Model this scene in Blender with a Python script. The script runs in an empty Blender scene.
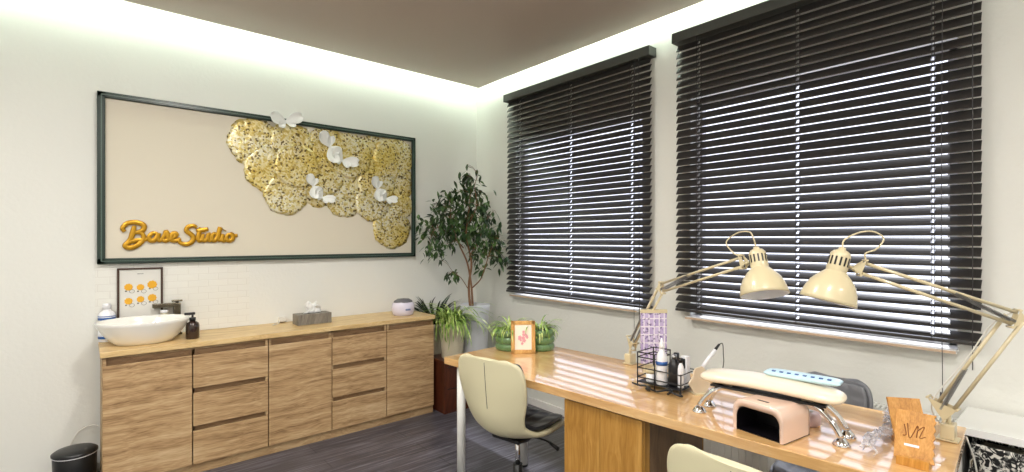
import bpy, bmesh, math, random
from mathutils import Vector, Matrix, Euler
PI = math.pi
SC = bpy.context.scene
COL = SC.collection

# ------------------------------------------------------------ camera, world, lights, exposure
cam_d = bpy.data.cameras.new('camera'); cam = bpy.data.objects.new('camera', cam_d); COL.objects.link(cam)
cam.location = (-3.0, -4.06, 1.45)
cam.rotation_euler = (math.radians(90), 0, math.radians(-40.52))
cam_d.sensor_width = 36; cam_d.lens = 36 * 500 / 1024; cam_d.shift_y = 4 / 1024
cam_d.clip_start = 0.05
SC.camera = cam
w = bpy.data.worlds.new('sky'); SC.world = w; w.use_nodes = True
bgn = w.node_tree.nodes['Background']
bgn.inputs[0].default_value = (0.84, 0.86, 1.0, 1); bgn.inputs[1].default_value = 1.8
SC.view_settings.view_transform = 'Standard'; SC.view_settings.look = 'None'
SC.view_settings.gamma = 1; SC.view_settings.use_curve_mapping = False
SC.view_settings.exposure = 0.46

sun_d = bpy.data.lights.new('sun', 'SUN'); sun_d.energy = 5; sun_d.angle = math.radians(1); sun_d.color = (.95, .95, 1)
sun_o = bpy.data.objects.new('sun', sun_d); COL.objects.link(sun_o); sun_o.rotation_euler = (0, math.radians(24), math.radians(12)); sun_o.location = (4, -2, 6)
DOWNLIGHT_W = 26.0
LED_STRENGTH = 22.0
DOWN = [(-2.3, -2.0), (-3.9, -2.0), (-2.5, -4.0), (-4.2, -4.0), (-1.6, -5.9), (-4.3, -5.9)]

# ------------------------------------------------------------ helpers
def s2l(c):
    c /= 255
    return c / 12.92 if c <= .04045 else ((c + .055) / 1.055) ** 2.4
def rgb(r, g, b): return (s2l(r), s2l(g), s2l(b), 1)

def mat(name, col, rough=.5, metal=0, spec=.5, bump=0, bscale=60, emit=None, estr=0, trans=0, coat=0, alpha=1, sheen=0):
    m = bpy.data.materials.new(name); m.use_nodes = True
    nt = m.node_tree; b = nt.nodes['Principled BSDF']
    b.inputs['Base Color'].default_value = col
    b.inputs['Roughness'].default_value = rough
    b.inputs['Metallic'].default_value = metal
    b.inputs['Specular IOR Level'].default_value = spec
    b.inputs['Transmission Weight'].default_value = trans
    b.inputs['Coat Weight'].default_value = coat
    b.inputs['Coat Roughness'].default_value = .08
    b.inputs['Alpha'].default_value = alpha
    if emit:
        b.inputs['Emission Color'].default_value = emit; b.inputs['Emission Strength'].default_value = estr
    tc = nt.nodes.new('ShaderNodeTexCoord')
    n = nt.nodes.new('ShaderNodeTexNoise'); n.inputs['Scale'].default_value = bscale; n.inputs['Detail'].default_value = 4
    nt.links.new(tc.outputs['Object'], n.inputs['Vector'])
    if bump:
        bp = nt.nodes.new('ShaderNodeBump'); bp.inputs['Strength'].default_value = bump; bp.inputs['Distance'].default_value = .004
        nt.links.new(n.outputs[0], bp.inputs['Height']); nt.links.new(bp.outputs[0], b.inputs['Normal'])
    else:   # slight procedural variation of gloss
        mr = nt.nodes.new('ShaderNodeMapRange'); mr.inputs[3].default_value = max(0, rough - .03); mr.inputs[4].default_value = min(1, rough + .03)
        nt.links.new(n.outputs[0], mr.inputs[0]); nt.links.new(mr.outputs[0], b.inputs['Roughness'])
    return m

def ramp(nt, fac, stops):
    r = nt.nodes.new('ShaderNodeValToRGB')
    while len(r.color_ramp.elements) < len(stops): r.color_ramp.elements.new(.5)
    for e, (p, c) in zip(r.color_ramp.elements, stops): e.position = p; e.color = c
    nt.links.new(fac, r.inputs[0]); return r

def wood(name, c_dark, c_mid, c_light, axis='x', rough=.45, k=1.0, coat=0, bump=.15, swirl=.6, coat_rough=.1):
    m = bpy.data.materials.new(name); m.use_nodes = True
    nt = m.node_tree; b = nt.nodes['Principled BSDF']; b.inputs['Roughness'].default_value = rough
    b.inputs['Coat Weight'].default_value = coat; b.inputs['Coat Roughness'].default_value = coat_rough
    tc = nt.nodes.new('ShaderNodeTexCoord')
    # big slow warp makes cathedral figures
    wn = nt.nodes.new('ShaderNodeTexNoise'); wn.inputs['Scale'].default_value = 2.2; wn.inputs['Detail'].default_value = 2
    nt.links.new(tc.outputs['Object'], wn.inputs['Vector'])
    sub = nt.nodes.new('ShaderNodeVectorMath'); sub.operation = 'SUBTRACT'; sub.inputs[1].default_value = (.5, .5, .5)
    nt.links.new(wn.outputs['Color'], sub.inputs[0])
    sc = nt.nodes.new('ShaderNodeVectorMath'); sc.operation = 'SCALE'; sc.inputs['Scale'].default_value = swirl * .35
    nt.links.new(sub.outputs[0], sc.inputs[0])
    ad = nt.nodes.new('ShaderNodeVectorMath'); ad.operation = 'ADD'
    nt.links.new(tc.outputs['Object'], ad.inputs[0]); nt.links.new(sc.outputs[0], ad.inputs[1])
    def mapped(along, cross):
        mp = nt.nodes.new('ShaderNodeMapping')
        s = {'x': (along, cross, cross), 'y': (cross, along, cross), 'z': (cross, cross, along)}[axis]
        mp.inputs['Scale'].default_value = tuple(v * k for v in s)
        nt.links.new(ad.outputs[0], mp.inputs['Vector']); return mp
    n1 = nt.nodes.new('ShaderNodeTexNoise'); n1.inputs['Scale'].default_value = 1; n1.inputs['Detail'].default_value = 5; n1.inputs['Roughness'].default_value = .62
    nt.links.new(mapped(1.3, 22).outputs[0], n1.inputs['Vector'])
    n2 = nt.nodes.new('ShaderNodeTexNoise'); n2.inputs['Scale'].default_value = 1; n2.inputs['Detail'].default_value = 3
    nt.links.new(mapped(9, 160).outputs[0], n2.inputs['Vector'])
    mx = nt.nodes.new('ShaderNodeMath'); mx.operation = 'MULTIPLY_ADD'; mx.inputs[1].default_value = .35
    nt.links.new(n2.outputs[0], mx.inputs[0])
    m2 = nt.nodes.new('ShaderNodeMath'); m2.operation = 'MULTIPLY'; m2.inputs[1].default_value = .65
    nt.links.new(n1.outputs[0], m2.inputs[0]); nt.links.new(m2.outputs[0], mx.inputs[2])
    r = ramp(nt, mx.outputs[0], [(.34, c_dark), (.5, c_mid), (.66, c_light)])
    nt.links.new(r.outputs[0], b.inputs['Base Color'])
    bp = nt.nodes.new('ShaderNodeBump'); bp.inputs['Strength'].default_value = bump; bp.inputs['Distance'].default_value = .002
    nt.links.new(mx.outputs[0], bp.inputs['Height']); nt.links.new(bp.outputs[0], b.inputs['Normal'])
    return m

class MB:
    """collects shapes into one mesh"""
    def __init__(s): s.bm = bmesh.new()
    def _new(s, verts, M):
        if M is not None:
            for v in verts: v.co = M @ v.co
    def box(s, a, b, M=None, bev=0, seg=2):
        x0, y0, z0 = a; x1, y1, z1 = b
        t = bmesh.new()
        bmesh.ops.create_cube(t, size=1)
        for v in t.verts: v.co = Vector(((x0 + x1) / 2 + v.co.x * (x1 - x0), (y0 + y1) / 2 + v.co.y * (y1 - y0), (z0 + z1) / 2 + v.co.z * (z1 - z0)))
        if bev: bmesh.ops.bevel(t, geom=t.verts[:] + t.edges[:], offset=bev, segments=seg, affect='EDGES', profile=.5)
        s.merge(t, M); return s
    def merge(s, t, M=None):
        mp = {}
        for v in t.verts: mp[v] = s.bm.verts.new(M @ v.co if M is not None else v.co)
        for f in t.faces:
            try:
                nf = s.bm.faces.new([mp[v] for v in f.verts]); nf.smooth = f.smooth
            except ValueError: pass
        t.free()
    def tube(s, pts, r, n=8, flat=1.0, cap=True, up=None, closed=False):
        pts = [Vector(p) for p in pts]; N = len(pts)
        rs = r if isinstance(r, (list, tuple)) else [r] * N
        T = []
        for i in range(N):
            if closed: d = pts[(i + 1) % N] - pts[i - 1]
            else: d = pts[min(i + 1, N - 1)] - pts[max(i - 1, 0)]
            T.append(d.normalized() if d.length > 1e-9 else Vector((0, 0, 1)))
        ref = Vector(up) if up else (Vector((0, 0, 1)) if abs(T[0].z) < .9 else Vector((1, 0, 0)))
        u = (ref - T[0] * ref.dot(T[0])).normalized(); rings = []
        for i in range(N):
            if up: u = (Vector(up) - T[i] * Vector(up).dot(T[i]))
            else: u = u - T[i] * u.dot(T[i])
            if u.length < 1e-6: u = T[i].orthogonal()
            u.normalize(); v = T[i].cross(u)
            rings.append([s.bm.verts.new(pts[i] + u * (math.cos(2 * PI * k / n) * rs[i] * flat) + v * (math.sin(2 * PI * k / n) * rs[i])) for k in range(n)])
        M_ = N if closed else N - 1
        for i in range(M_):
            a, b = rings[i], rings[(i + 1) % N]
            for k in range(n):
                f = s.bm.faces.new((a[k], a[(k + 1) % n], b[(k + 1) % n], b[k])); f.smooth = True
        if cap and not closed:
            s.bm.faces.new(rings[0][::-1]); s.bm.faces.new(rings[-1])
        return s
    def cyl(s, a, b, r, r2=None, n=24): return s.tube([a, b], [r, r if r2 is None else r2], n)
    def lathe(s, prof, n=40, M=None, sx=1, sy=1, smooth=True):
        rings = []
        for (r, z) in prof:
            if r < 1e-6:
                p = Vector((0, 0, z)); rings.append([s.bm.verts.new(M @ p if M is not None else p)]); continue
            ring = []
            for k in range(n):
                p = Vector((r * sx * math.cos(2 * PI * k / n), r * sy * math.sin(2 * PI * k / n), z))
                ring.append(s.bm.verts.new(M @ p if M is not None else p))
            rings.append(ring)
        for a, b in zip(rings, rings[1:]):
            for k in range(n):
                A = a if len(a) == 1 else (a[k], a[(k + 1) % n])
                B = b if len(b) == 1 else (b[k], b[(k + 1) % n])
                vs = []
                vs += list(A) if len(a) > 1 else [a[0]]
                vs += [B[1], B[0]] if len(b) > 1 else [b[0]]
                if len(vs) > 2:
                    f = s.bm.faces.new(vs); f.smooth = smooth
        return s
    def prism(s, poly, h0, h1, plane='xy', M=None, bev=0):
        t = bmesh.new()
        def P(p, h): return Vector({'xy': (p[0], p[1], h), 'xz': (p[0], h, p[1]), 'yz': (h, p[0], p[1])}[plane])
        lo = [t.verts.new(P(p, h0)) for p in poly]; hi = [t.verts.new(P(p, h1)) for p in poly]
        t.faces.new(lo[::-1]); t.faces.new(hi)
        n = len(poly)
        for k in range(n): t.faces.new((lo[k], lo[(k + 1) % n], hi[(k + 1) % n], hi[k]))
        bmesh.ops.recalc_face_normals(t, faces=t.faces[:])
        if bev: bmesh.ops.bevel(t, geom=t.verts[:] + t.edges[:], offset=bev, segments=2, affect='EDGES', profile=.5)
        s.merge(t, M); return s
    def poly(s, pts, smooth=False):
        f = s.bm.faces.new([s.bm.verts.new(Vector(p)) for p in pts]); f.smooth = smooth; return s
    def grid(s, fn, nu, nv, smooth=True):
        V = [[s.bm.verts.new(Vector(fn(i / nu, j / nv))) for j in range(nv + 1)] for i in range(nu + 1)]
        for i in range(nu):
            for j in range(nv):
                f = s.bm.faces.new((V[i][j], V[i + 1][j], V[i + 1][j + 1], V[i][j + 1])); f.smooth = smooth
        return s
    def ob(s, name, m, parent=None, recalc=True, thick=0, sub=0, off=0):
        if recalc: bmesh.ops.recalc_face_normals(s.bm, faces=s.bm.faces[:])
        me = bpy.data.meshes.new(name); s.bm.to_mesh(me); s.bm.free()
        me.materials.append(m)
        o = bpy.data.objects.new(name, me); COL.objects.link(o)
        if parent is not None: o.parent = parent
        if thick:
            md = o.modifiers.new('solid', 'SOLIDIFY'); md.thickness = thick; md.offset = off
        if sub:
            md = o.modifiers.new('sub', 'SUBSURF'); md.levels = sub; md.render_levels = sub
        return o

def thing(name, label, cat, loc=(0, 0, 0), rz=0, group=None):
    o = bpy.data.objects.new(name, None); COL.objects.link(o); o.empty_display_size = .05
    o.location = loc; o.rotation_euler = (0, 0, rz); o['label'] = label; o['category'] = cat
    if group: o['group'] = group
    return o
def tag(o, label, cat, group=None, kind=None):
    o['label'] = label; o['category'] = cat
    if group: o['group'] = group
    if kind: o['kind'] = kind
    return o
def struct(o, label=None):
    o['kind'] = 'structure'
    if label: o['label'] = label
    return o
def spline(pts, per=6, closed=False):
    pts = [Vector(p) for p in pts]; out = []; N = len(pts)
    rng = range(N if closed else N - 1)
    for i in rng:
        p0 = pts[(i - 1) % N] if closed or i > 0 else pts[0] * 2 - pts[1]
        p1 = pts[i]; p2 = pts[(i + 1) % N]
        p3 = pts[(i + 2) % N] if closed or i < N - 2 else p2 * 2 - p1
        for k in range(per):
            t = k / per
            out.append(.5 * ((2 * p1) + (p2 - p0) * t + (2 * p0 - 5 * p1 + 4 * p2 - p3) * t * t + (3 * p1 - p0 - 3 * p2 + p3) * t ** 3))
    if not closed: out.append(pts[-1])
    return out

# ------------------------------------------------------------ materials
def wall_mat(name, col):
    m = mat(name, col, rough=.85, bump=.35, bscale=45)
    return m
M_wall = wall_mat('white_wallpaper', rgb(230, 230, 224))
M_slab = mat('matt_ceiling_paint', rgb(196, 178, 166), rough=.5, bump=.05, bscale=20)
M_ceil = mat('upper_ceiling_paint', rgb(235, 235, 230), rough=.9)
M_sill = mat('white_sill', rgb(240, 238, 235), rough=.35)
M_frame_w = mat('white_window_frame', rgb(235, 235, 238), rough=.3)
def glass_mat():
    m = bpy.data.materials.new('window_glass'); m.use_nodes = True; nt = m.node_tree; nt.nodes.remove(nt.nodes['Principled BSDF'])
    tr = nt.nodes.new('ShaderNodeBsdfTransparent'); tr.inputs[0].default_value = (.96, .97, .98, 1)
    gl = nt.nodes.new('ShaderNodeBsdfGlossy'); gl.inputs['Roughness'].default_value = .02
    mx = nt.nodes.new('ShaderNodeMixShader')
    mx.inputs[0].default_value = .05; nt.links.new(tr.outputs[0], mx.inputs[1]); nt.links.new(gl.outputs[0], mx.inputs[2])
    nt.links.new(mx.outputs[0], nt.nodes['Material Output'].inputs[0]); return m
M_glass = glass_mat()
M_white = mat('white_gloss', rgb(238, 238, 236), rough=.2, coat=.4)
M_whitemetal = mat('white_metal', rgb(232, 232, 228), rough=.35)
M_black = mat('black_plastic', rgb(22, 23, 25), rough=.35)
M_blackmatte = mat('black_wire', rgb(16, 16, 18), rough=.5)
M_chrome = mat('chrome', rgb(225, 225, 228), rough=.08, metal=1)
M_steel = mat('brushed_steel', rgb(150, 150, 150), rough=.3, metal=1)
M_cream = mat('cream_enamel', rgb(212, 198, 162), rough=.3, coat=.3)
M_lampin = mat('grey_lamp_lining', rgb(242, 242, 245), rough=.5)
M_shell = mat('cream_leatherette', rgb(212, 205, 172), rough=.42, bump=.06, bscale=300)
M_quilt = mat('black_leatherette', rgb(40, 41, 46), rough=.32, bump=.05, bscale=300)
M_grey_leather = mat('grey_leatherette', rgb(120, 122, 128), rough=.4, bump=.05, bscale=300)
M_slat = mat('black_wood_slat', rgb(48, 46, 45), rough=.3, spec=.6)
M_rail = mat('charcoal_headrail', rgb(70, 72, 68), rough=.4)
M_cord = mat('dark_ladder_cord', rgb(70, 68, 70), rough=.7)
M_cordw = mat('white_cable', rgb(225, 222, 214), rough=.5)
M_green = mat('dark_green_frame', rgb(30, 50, 42), rough=.3)
M_canvas = mat('cream_art_board', rgb(222, 214, 196), rough=.7, bump=.05, bscale=80)
M_oak = wood('sonoma_oak_front', rgb(122, 92, 60), rgb(184, 150, 108), rgb(212, 184, 144), 'x', rough=.5, swirl=.22, k=1.25)
M_oakcar = wood('sonoma_oak_carcass', rgb(140, 108, 74), rgb(178, 148, 108), rgb(204, 178, 140), 'x', rough=.5)
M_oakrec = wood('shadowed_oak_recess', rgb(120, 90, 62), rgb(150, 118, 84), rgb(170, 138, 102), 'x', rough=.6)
M_oaktop = wood('pale_oak_worktop', rgb(186, 150, 98), rgb(214, 182, 128), rgb(230, 204, 154), 'x', rough=.38, k=1.2)
M_desk = wood('honey_desktop', rgb(206, 156, 94), rgb(222, 175, 114), rgb(234, 194, 136), 'y', rough=.3, k=.8, coat=1.0, bump=.03, swirl=.4, coat_rough=.04)
M_desk.node_tree.nodes['Principled BSDF'].inputs['Coat IOR'].default_value = 2.2
M_deskedge = M_desk
M_ped = wood('golden_oak_pedestal', rgb(150, 104, 40), rgb(176, 128, 58), rgb(198, 152, 80), 'z', rough=.4, k=.8, swirl=.3)
M_bamboo = wood('bamboo_board', rgb(160, 104, 36), rgb(194, 136, 56), rgb(212, 160, 84), 'z', rough=.4, k=1.5, swirl=.2)
M_lightwood = wood('golden_frame_wood', rgb(176, 124, 62), rgb(206, 156, 88), rgb(222, 180, 112), 'z', rough=.45, k=2)
M_redwood = wood('reddish_brown_wood', rgb(54, 24, 14), rgb(78, 36, 20), rgb(98, 50, 28), 'z', rough=.35)
M_engrave = mat('burnt_engraving', rgb(120, 66, 18), rough=.8)
M_porc = mat('white_porcelain', rgb(240, 238, 232), rough=.12, coat=.6)
M_bronze = mat('dark_bronze', rgb(92, 84, 70), rough=.25, metal=.8)
M_brownglass = mat('dark_brown_bottle', rgb(44, 26, 20), rough=.12, coat=.5)
M_blue = mat('blue_print', rgb(40, 90, 160), rough=.4)
M_ltblue = mat('pale_blue_vinyl', rgb(196, 226, 238), rough=.3)
M_plasticw = mat('white_plastic', rgb(236, 236, 240), rough=.3)
M_lilacw = mat('lilac_white_plastic', rgb(222, 216, 232), rough=.25, coat=.4)
M_smoke = mat('grey_smoked_lid', rgb(110, 108, 112), rough=.08, coat=.6)
M_tissuebox = wood('grey_tissue_box', rgb(98, 92, 84), rgb(122, 116, 106), rgb(146, 140, 130), 'z', rough=.5, k=2)
M_tissue = mat('tissue_paper', rgb(240, 240, 238), rough=.9, bump=.2, bscale=30)
M_soil = mat('dark_soil', rgb(56, 40, 30), rough=.95, bump=.8, bscale=90)
M_potg = mat('green_ribbed_glaze', rgb(96, 130, 82), rough=.28, coat=.4)
M_potw = mat('white_grey_planter', rgb(205, 208, 212), rough=.4)
M_potb = mat('beige_planter', rgb(214, 204, 178), rough=.5)
M_bark = mat('ficus_bark', rgb(128, 94, 68), rough=.8, bump=.5, bscale=60)
M_blush = mat('blush_pink_plastic', rgb(226, 196, 178), rough=.22, coat=.5)
M_dark = mat('dark_opening', rgb(14, 12, 16), rough=.3)
M_peach = mat('cream_vinyl_cushion', rgb(246, 232, 206), rough=.3, coat=.6)
M_film = mat('crumpled_clear_film', rgb(245, 245, 250), rough=.12, trans=.75)
M_liner = None

def leaf_mat(name, c1, c2, c3, rough=.4, scale=14):
    m = bpy.data.materials.new(name); m.use_nodes = True; nt = m.node_tree; b = nt.nodes['Principled BSDF']
    tc = nt.nodes.new('ShaderNodeTexCoord'); n = nt.nodes.new('ShaderNodeTexNoise'); n.inputs['Scale'].default_value = scale
    nt.links.new(tc.outputs['Object'], n.inputs['Vector'])
    r = ramp(nt, n.outputs[0], [(.35, c1), (.5, c2), (.65, c3)])
    nt.links.new(r.outputs[0], b.inputs['Base Color']); b.inputs['Roughness'].default_value = rough
    return m
M_leafd = leaf_mat('dark_ficus_leaf', rgb(30, 52, 28), rgb(52, 80, 42), rgb(92, 122, 66))
M_leafs = leaf_mat('spider_leaf', rgb(96, 134, 50), rgb(146, 178, 82), rgb(206, 218, 140), scale=22)
M_leafb = leaf_mat('blackish_leaf', rgb(26, 36, 28), rgb(40, 54, 38), rgb(64, 84, 56))

# gold lace
def gold_mat():
    m = bpy.data.materials.new('gold_filigree'); m.use_nodes = True; nt = m.node_tree; b = nt.nodes['Principled BSDF']
    tc = nt.nodes.new('ShaderNodeTexCoord')
    v = nt.nodes.new('ShaderNodeTexVoronoi'); v.inputs['Scale'].default_value = 80; v.feature = 'F1'
    nz = nt.nodes.new('ShaderNodeTexNoise'); nz.inputs['Scale'].default_value = 26; nz.inputs['Detail'].default_value = 4
    big = nt.nodes.new('ShaderNodeTexNoise'); big.inputs['Scale'].default_value = 3.2
    for q in (v, nz, big): nt.links.new(tc.outputs['Object'], q.inputs['Vector'])
    sep = nt.nodes.new('ShaderNodeSeparateColor'); nt.links.new(v.outputs['Color'], sep.inputs[0])
    r = ramp(nt, sep.outputs[0], [(.0, rgb(116, 100, 62)), (.13, rgb(206, 188, 120)), (.38, rgb(226, 216, 168)), (.6, rgb(236, 232, 216))])
    r.color_ramp.interpolation = 'CONSTANT'
    r2 = ramp(nt, big.outputs[0], [(.40, rgb(250, 248, 236)), (.66, rgb(238, 216, 110))])
    mx = nt.nodes.new('ShaderNodeMixRGB'); mx.blend_type = 'MULTIPLY'; mx.inputs[0].default_value = .8
    nt.links.new(r.outputs[0], mx.inputs[1]); nt.links.new(r2.outputs[0], mx.inputs[2])
    nt.links.new(mx.outputs[0], b.inputs['Base Color'])
    b.inputs['Metallic'].default_value = .35; b.inputs['Roughness'].default_value = .32
    bp = nt.nodes.new('ShaderNodeBump'); bp.inputs['Strength'].default_value = .9; bp.inputs['Distance'].default_value = .006
    nt.links.new(nz.outputs[0], bp.inputs['Height']); nt.links.new(bp.outputs[0], b.inputs['Normal'])
    return m
M_gold = gold_mat()
M_goldtext = mat('satin_gold_letters', rgb(196, 146, 34), rough=.3, metal=.55, bump=.1, bscale=60)
M_butter = mat('white_paper_petal', rgb(238, 240, 236), rough=.6)

def floor_mat():
    m = bpy.data.materials.new('dark_wood_vinyl'); m.use_nodes = True; nt = m.node_tree; b = nt.nodes['Principled BSDF']
    tc = nt.nodes.new('ShaderNodeTexCoord'); mp = nt.nodes.new('ShaderNodeMapping')
    mp.inputs['Scale'].default_value = (2.2, 48, 1); nt.links.new(tc.outputs['Object'], mp.inputs[0])
    n = nt.nodes.new('ShaderNodeTexNoise'); n.inputs['Scale'].default_value = 1; n.inputs['Detail'].default_value = 6; n.inputs['Roughness'].default_value = .7
    nt.links.new(mp.outputs[0], n.inputs['Vector'])
    r = ramp(nt, n.outputs[0], [(.3, rgb(46, 44, 48)), (.5, rgb(82, 80, 88)), (.7, rgb(138, 136, 146))])
    br = nt.nodes.new('ShaderNodeTexBrick'); br.inputs['Scale'].default_value = 1; br.inputs['Mortar Size'].default_value = .003
    br.inputs['Brick Width'].default_value = 1.2; br.inputs['Row Height'].default_value = .15
    br.inputs['Color1'].default_value = (1, 1, 1, 1); br.inputs['Color2'].default_value = (.8, .8, .8, 1); br.inputs['Mortar'].default_value = (.45, .45, .45, 1)
    nt.links.new(tc.outputs['Object'], br.inputs['Vector'])
    mx = nt.nodes.new('ShaderNodeMixRGB'); mx.blend_type = 'MULTIPLY'; mx.inputs[0].default_value = 1
    nt.links.new(r.outputs[0], mx.inputs[1]); nt.links.new(br.outputs[0], mx.inputs[2]); nt.links.new(mx.outputs[0], b.inputs['Base Color'])
    b.inputs['Roughness'].default_value = .32
    return m
M_floor = floor_mat()

def brick_mat():
    m = bpy.data.materials.new('white_brick_panel'); m.use_nodes = True; nt = m.node_tree; b = nt.nodes['Principled BSDF']
    tc = nt.nodes.new('ShaderNodeTexCoord'); mp = nt.nodes.new('ShaderNodeMapping'); mp.inputs['Rotation'].default_value = (PI / 2, 0, 0)
    nt.links.new(tc.outputs['Object'], mp.inputs[0])
    br = nt.nodes.new('ShaderNodeTexBrick'); br.inputs['Scale'].default_value = 1; br.inputs['Mortar Size'].default_value = .003; br.inputs['Mortar Smooth'].default_value = .6
    br.inputs['Brick Width'].default_value = .12; br.inputs['Row Height'].default_value = .045
    br.inputs['Color1'].default_value = rgb(232, 231, 224); br.inputs['Color2'].default_value = rgb(230, 229, 222); br.inputs['Mortar'].default_value = rgb(224, 222, 215)
    nt.links.new(mp.outputs[0], br.inputs['Vector']); nt.links.new(br.outputs[0], b.inputs['Base Color'])
    bp = nt.nodes.new('ShaderNodeBump'); bp.inputs['Strength'].default_value = .3; bp.inputs['Distance'].default_value = .002; bp.invert = True
    nt.links.new(br.outputs['Fac'], bp.inputs['Height']); nt.links.new(bp.outputs[0], b.inputs['Normal'])
    b.inputs['Roughness'].default_value = .4
    return m
M_brick = brick_mat()

def liner_mat():
    m = bpy.data.materials.new('black_floral_fabric'); m.use_nodes = True; nt = m.node_tree; b = nt.nodes['Principled BSDF']
    tc = nt.nodes.new('ShaderNodeTexCoord'); n = nt.nodes.new('ShaderNodeTexNoise'); n.inputs['Scale'].default_value = 42; n.inputs['Detail'].default_value = 3; n.inputs['Distortion'].default_value = 1.5
    nt.links.new(tc.outputs['Object'], n.inputs['Vector'])
    r = ramp(nt, n.outputs[0], [(.46, rgb(20, 20, 22)), (.52, rgb(120, 120, 116)), (.56, rgb(222, 220, 212))])
    nt.links.new(r.outputs[0], b.inputs['Base Color']); b.inputs['Roughness'].default_value = .9
    return m
M_liner = liner_mat()
def wicker_mat():
    m = bpy.data.materials.new('white_wicker'); m.use_nodes = True; nt = m.node_tree; b = nt.nodes['Principled BSDF']
    tc = nt.nodes.new('ShaderNodeTexCoord'); mp = nt.nodes.new('ShaderNodeMapping'); mp.inputs['Rotation'].default_value = (0, PI / 2, 0); mp.inputs['Rotation'].default_value = (PI / 2, 0, PI / 2)
    nt.links.new(tc.outputs['Object'], mp.inputs[0])
    br = nt.nodes.new('ShaderNodeTexBrick'); br.inputs['Scale'].default_value = 1; br.inputs['Mortar Size'].default_value = .0022
    br.inputs['Brick Width'].default_value = .035; br.inputs['Row Height'].default_value = .012
    br.inputs['Color1'].default_value = rgb(232, 226, 208); br.inputs['Color2'].default_value = rgb(212, 204, 186); br.inputs['Mortar'].default_value = rgb(120, 110, 92)
    nt.links.new(tc.outputs['Generated'], mp.inputs[0]) if False else None
    nt.links.new(mp.outputs[0], br.inputs['Vector']); nt.links.new(br.outputs[0], b.inputs['Base Color']); b.inputs['Roughness'].default_value = .7
    bp = nt.nodes.new('ShaderNodeBump'); bp.inputs['Strength'].default_value = .8; bp.inputs['Distance'].default_value = .003; bp.invert = True
    nt.links.new(br.outputs['Fac'], bp.inputs['Height']); nt.links.new(bp.outputs[0], b.inputs['Normal'])
    return m
M_wicker = wicker_mat()

def swatch_mat():
    m = bpy.data.materials.new('lilac_swatch_print'); m.use_nodes = True; nt = m.node_tree; b = nt.nodes['Principled BSDF']
    tc = nt.nodes.new('ShaderNodeTexCoord'); mp = nt.nodes.new('ShaderNodeMapping'); mp.inputs['Rotation'].default_value = (PI / 2, 0, 0)
    nt.links.new(tc.outputs['Object'], mp.inputs[0])
    br = nt.nodes.new('ShaderNodeTexBrick'); br.inputs['Scale'].default_value = 1; br.offset = 0; br.inputs['Mortar Size'].default_value = .003
    br.inputs['Brick Width'].default_value = .026; br.inputs['Row Height'].default_value = .042
    br.inputs['Color1'].default_value = rgb(176, 158, 204); br.inputs['Color2'].default_value = rgb(206, 190, 222); br.inputs['Mortar'].default_value = rgb(236, 230, 238)
    nt.links.new(mp.outputs[0], br.inputs['Vector'])
    n = nt.nodes.new('ShaderNodeTexNoise'); n.inputs['Scale'].default_value = 70
    nt.links.new(tc.outputs['Object'], n.inputs['Vector'])
    r = ramp(nt, n.outputs[0], [(.36, rgb(90, 74, 130)), (.45, (1, 1, 1, 1))])
    mx = nt.nodes.new('ShaderNodeMixRGB'); mx.blend_type = 'MULTIPLY'; mx.inputs[0].default_value = .8
    nt.links.new(br.outputs[0], mx.inputs[1]); nt.links.new(r.outputs[0], mx.inputs[2])
    nt.links.new(mx.outputs[0], b.inputs['Base Color']); b.inputs['Roughness'].default_value = .4
    return m
M_swatch = swatch_mat()

# ------------------------------------------------------------ setting
XB, YB, ZC = -5.2, -7.0, 3.12
struct(MB().box((XB - .2, YB - .2, -.12), (.3, .2, 0)).ob('floor', M_floor))
struct(MB().box((XB - .2, 0, 0), (.3, .2, ZC)).ob('wall_left', M_wall))
struct(MB().box((XB - .2, YB - .2, 0), (.3, YB, ZC)).ob('wall_back', M_wall))
struct(MB().box((XB - .2, YB, 0), (XB, 0, ZC)).ob('wall_side', M_wall))
struct(MB().box((XB - .2, YB - .2, ZC), (.3, .2, ZC + .12)).ob('ceiling', M_ceil))
# window wall with two openings
WIN = [(-1.97, -.60), (-3.65, -2.34)]
WZ0, WZ1 = .955, 2.37
b = MB()
b.box((0, YB, 0), (.16, 0, WZ0)); b.box((0, YB, WZ1), (.16, 0, ZC))
ys = [YB, WIN[1][0], WIN[1][1], WIN[0][0], WIN[0][1], 0]
for i in (0, 2, 4): b.box((0, ys[i], WZ0), (.16, ys[i + 1], WZ1))
struct(b.ob('wall_right', M_wall))
struct(MB().box((XB + .02, YB, 2.92), (-.105, -.175, 3.03)).ob('trim_1', M_slab), 'dropped ceiling panel')
for i, (y0, y1) in enumerate(WIN):
    f = MB()
    for (a0, a1, c0, c1) in ((y0, y0 + .045, WZ0, WZ1), (y1 - .045, y1, WZ0, WZ1), (y0, y1, WZ0, WZ0 + .045), (y0, y1, WZ1 - .045, WZ1)):
        f.box((.07, a0, c0), (.12, a1, c1), bev=.006)
    fr = struct(f.ob('window_%d' % (i + 1), M_frame_w))
    MB().box((.093, y0 + .04, WZ0 + .04), (.098, y1 - .04, WZ1 - .04)).ob('window_pane', M_glass, fr)
    MB().box((-.075, y0 - .005, WZ0 - .009), (-.0005, y1 - .005, WZ0 + .005), bev=.002).box((-.001, y0 + .0005, WZ0 + .0005), (.155, y1 - .0005, WZ0 + .005)).ob('window_sill', M_sill, fr)
    MB().box((-.0775, y0 - .005, WZ0 - .009), (-.0752, y1 - .005, WZ0 + .003)).ob('sill_edge', mat('beige_sill_edge', rgb(196, 170, 146), rough=.5), fr)
b = MB().box((XB, -.012, 0), (-2.96, 0, .06)); b.box((-.75, -.012, 0), (0, 0, .06)); struct(b.ob('baseboard_left', M_sill))
struct(MB().box((-.012, YB, 0), (0, -.012, .06)).ob('baseboard_right', M_sill))

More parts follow.
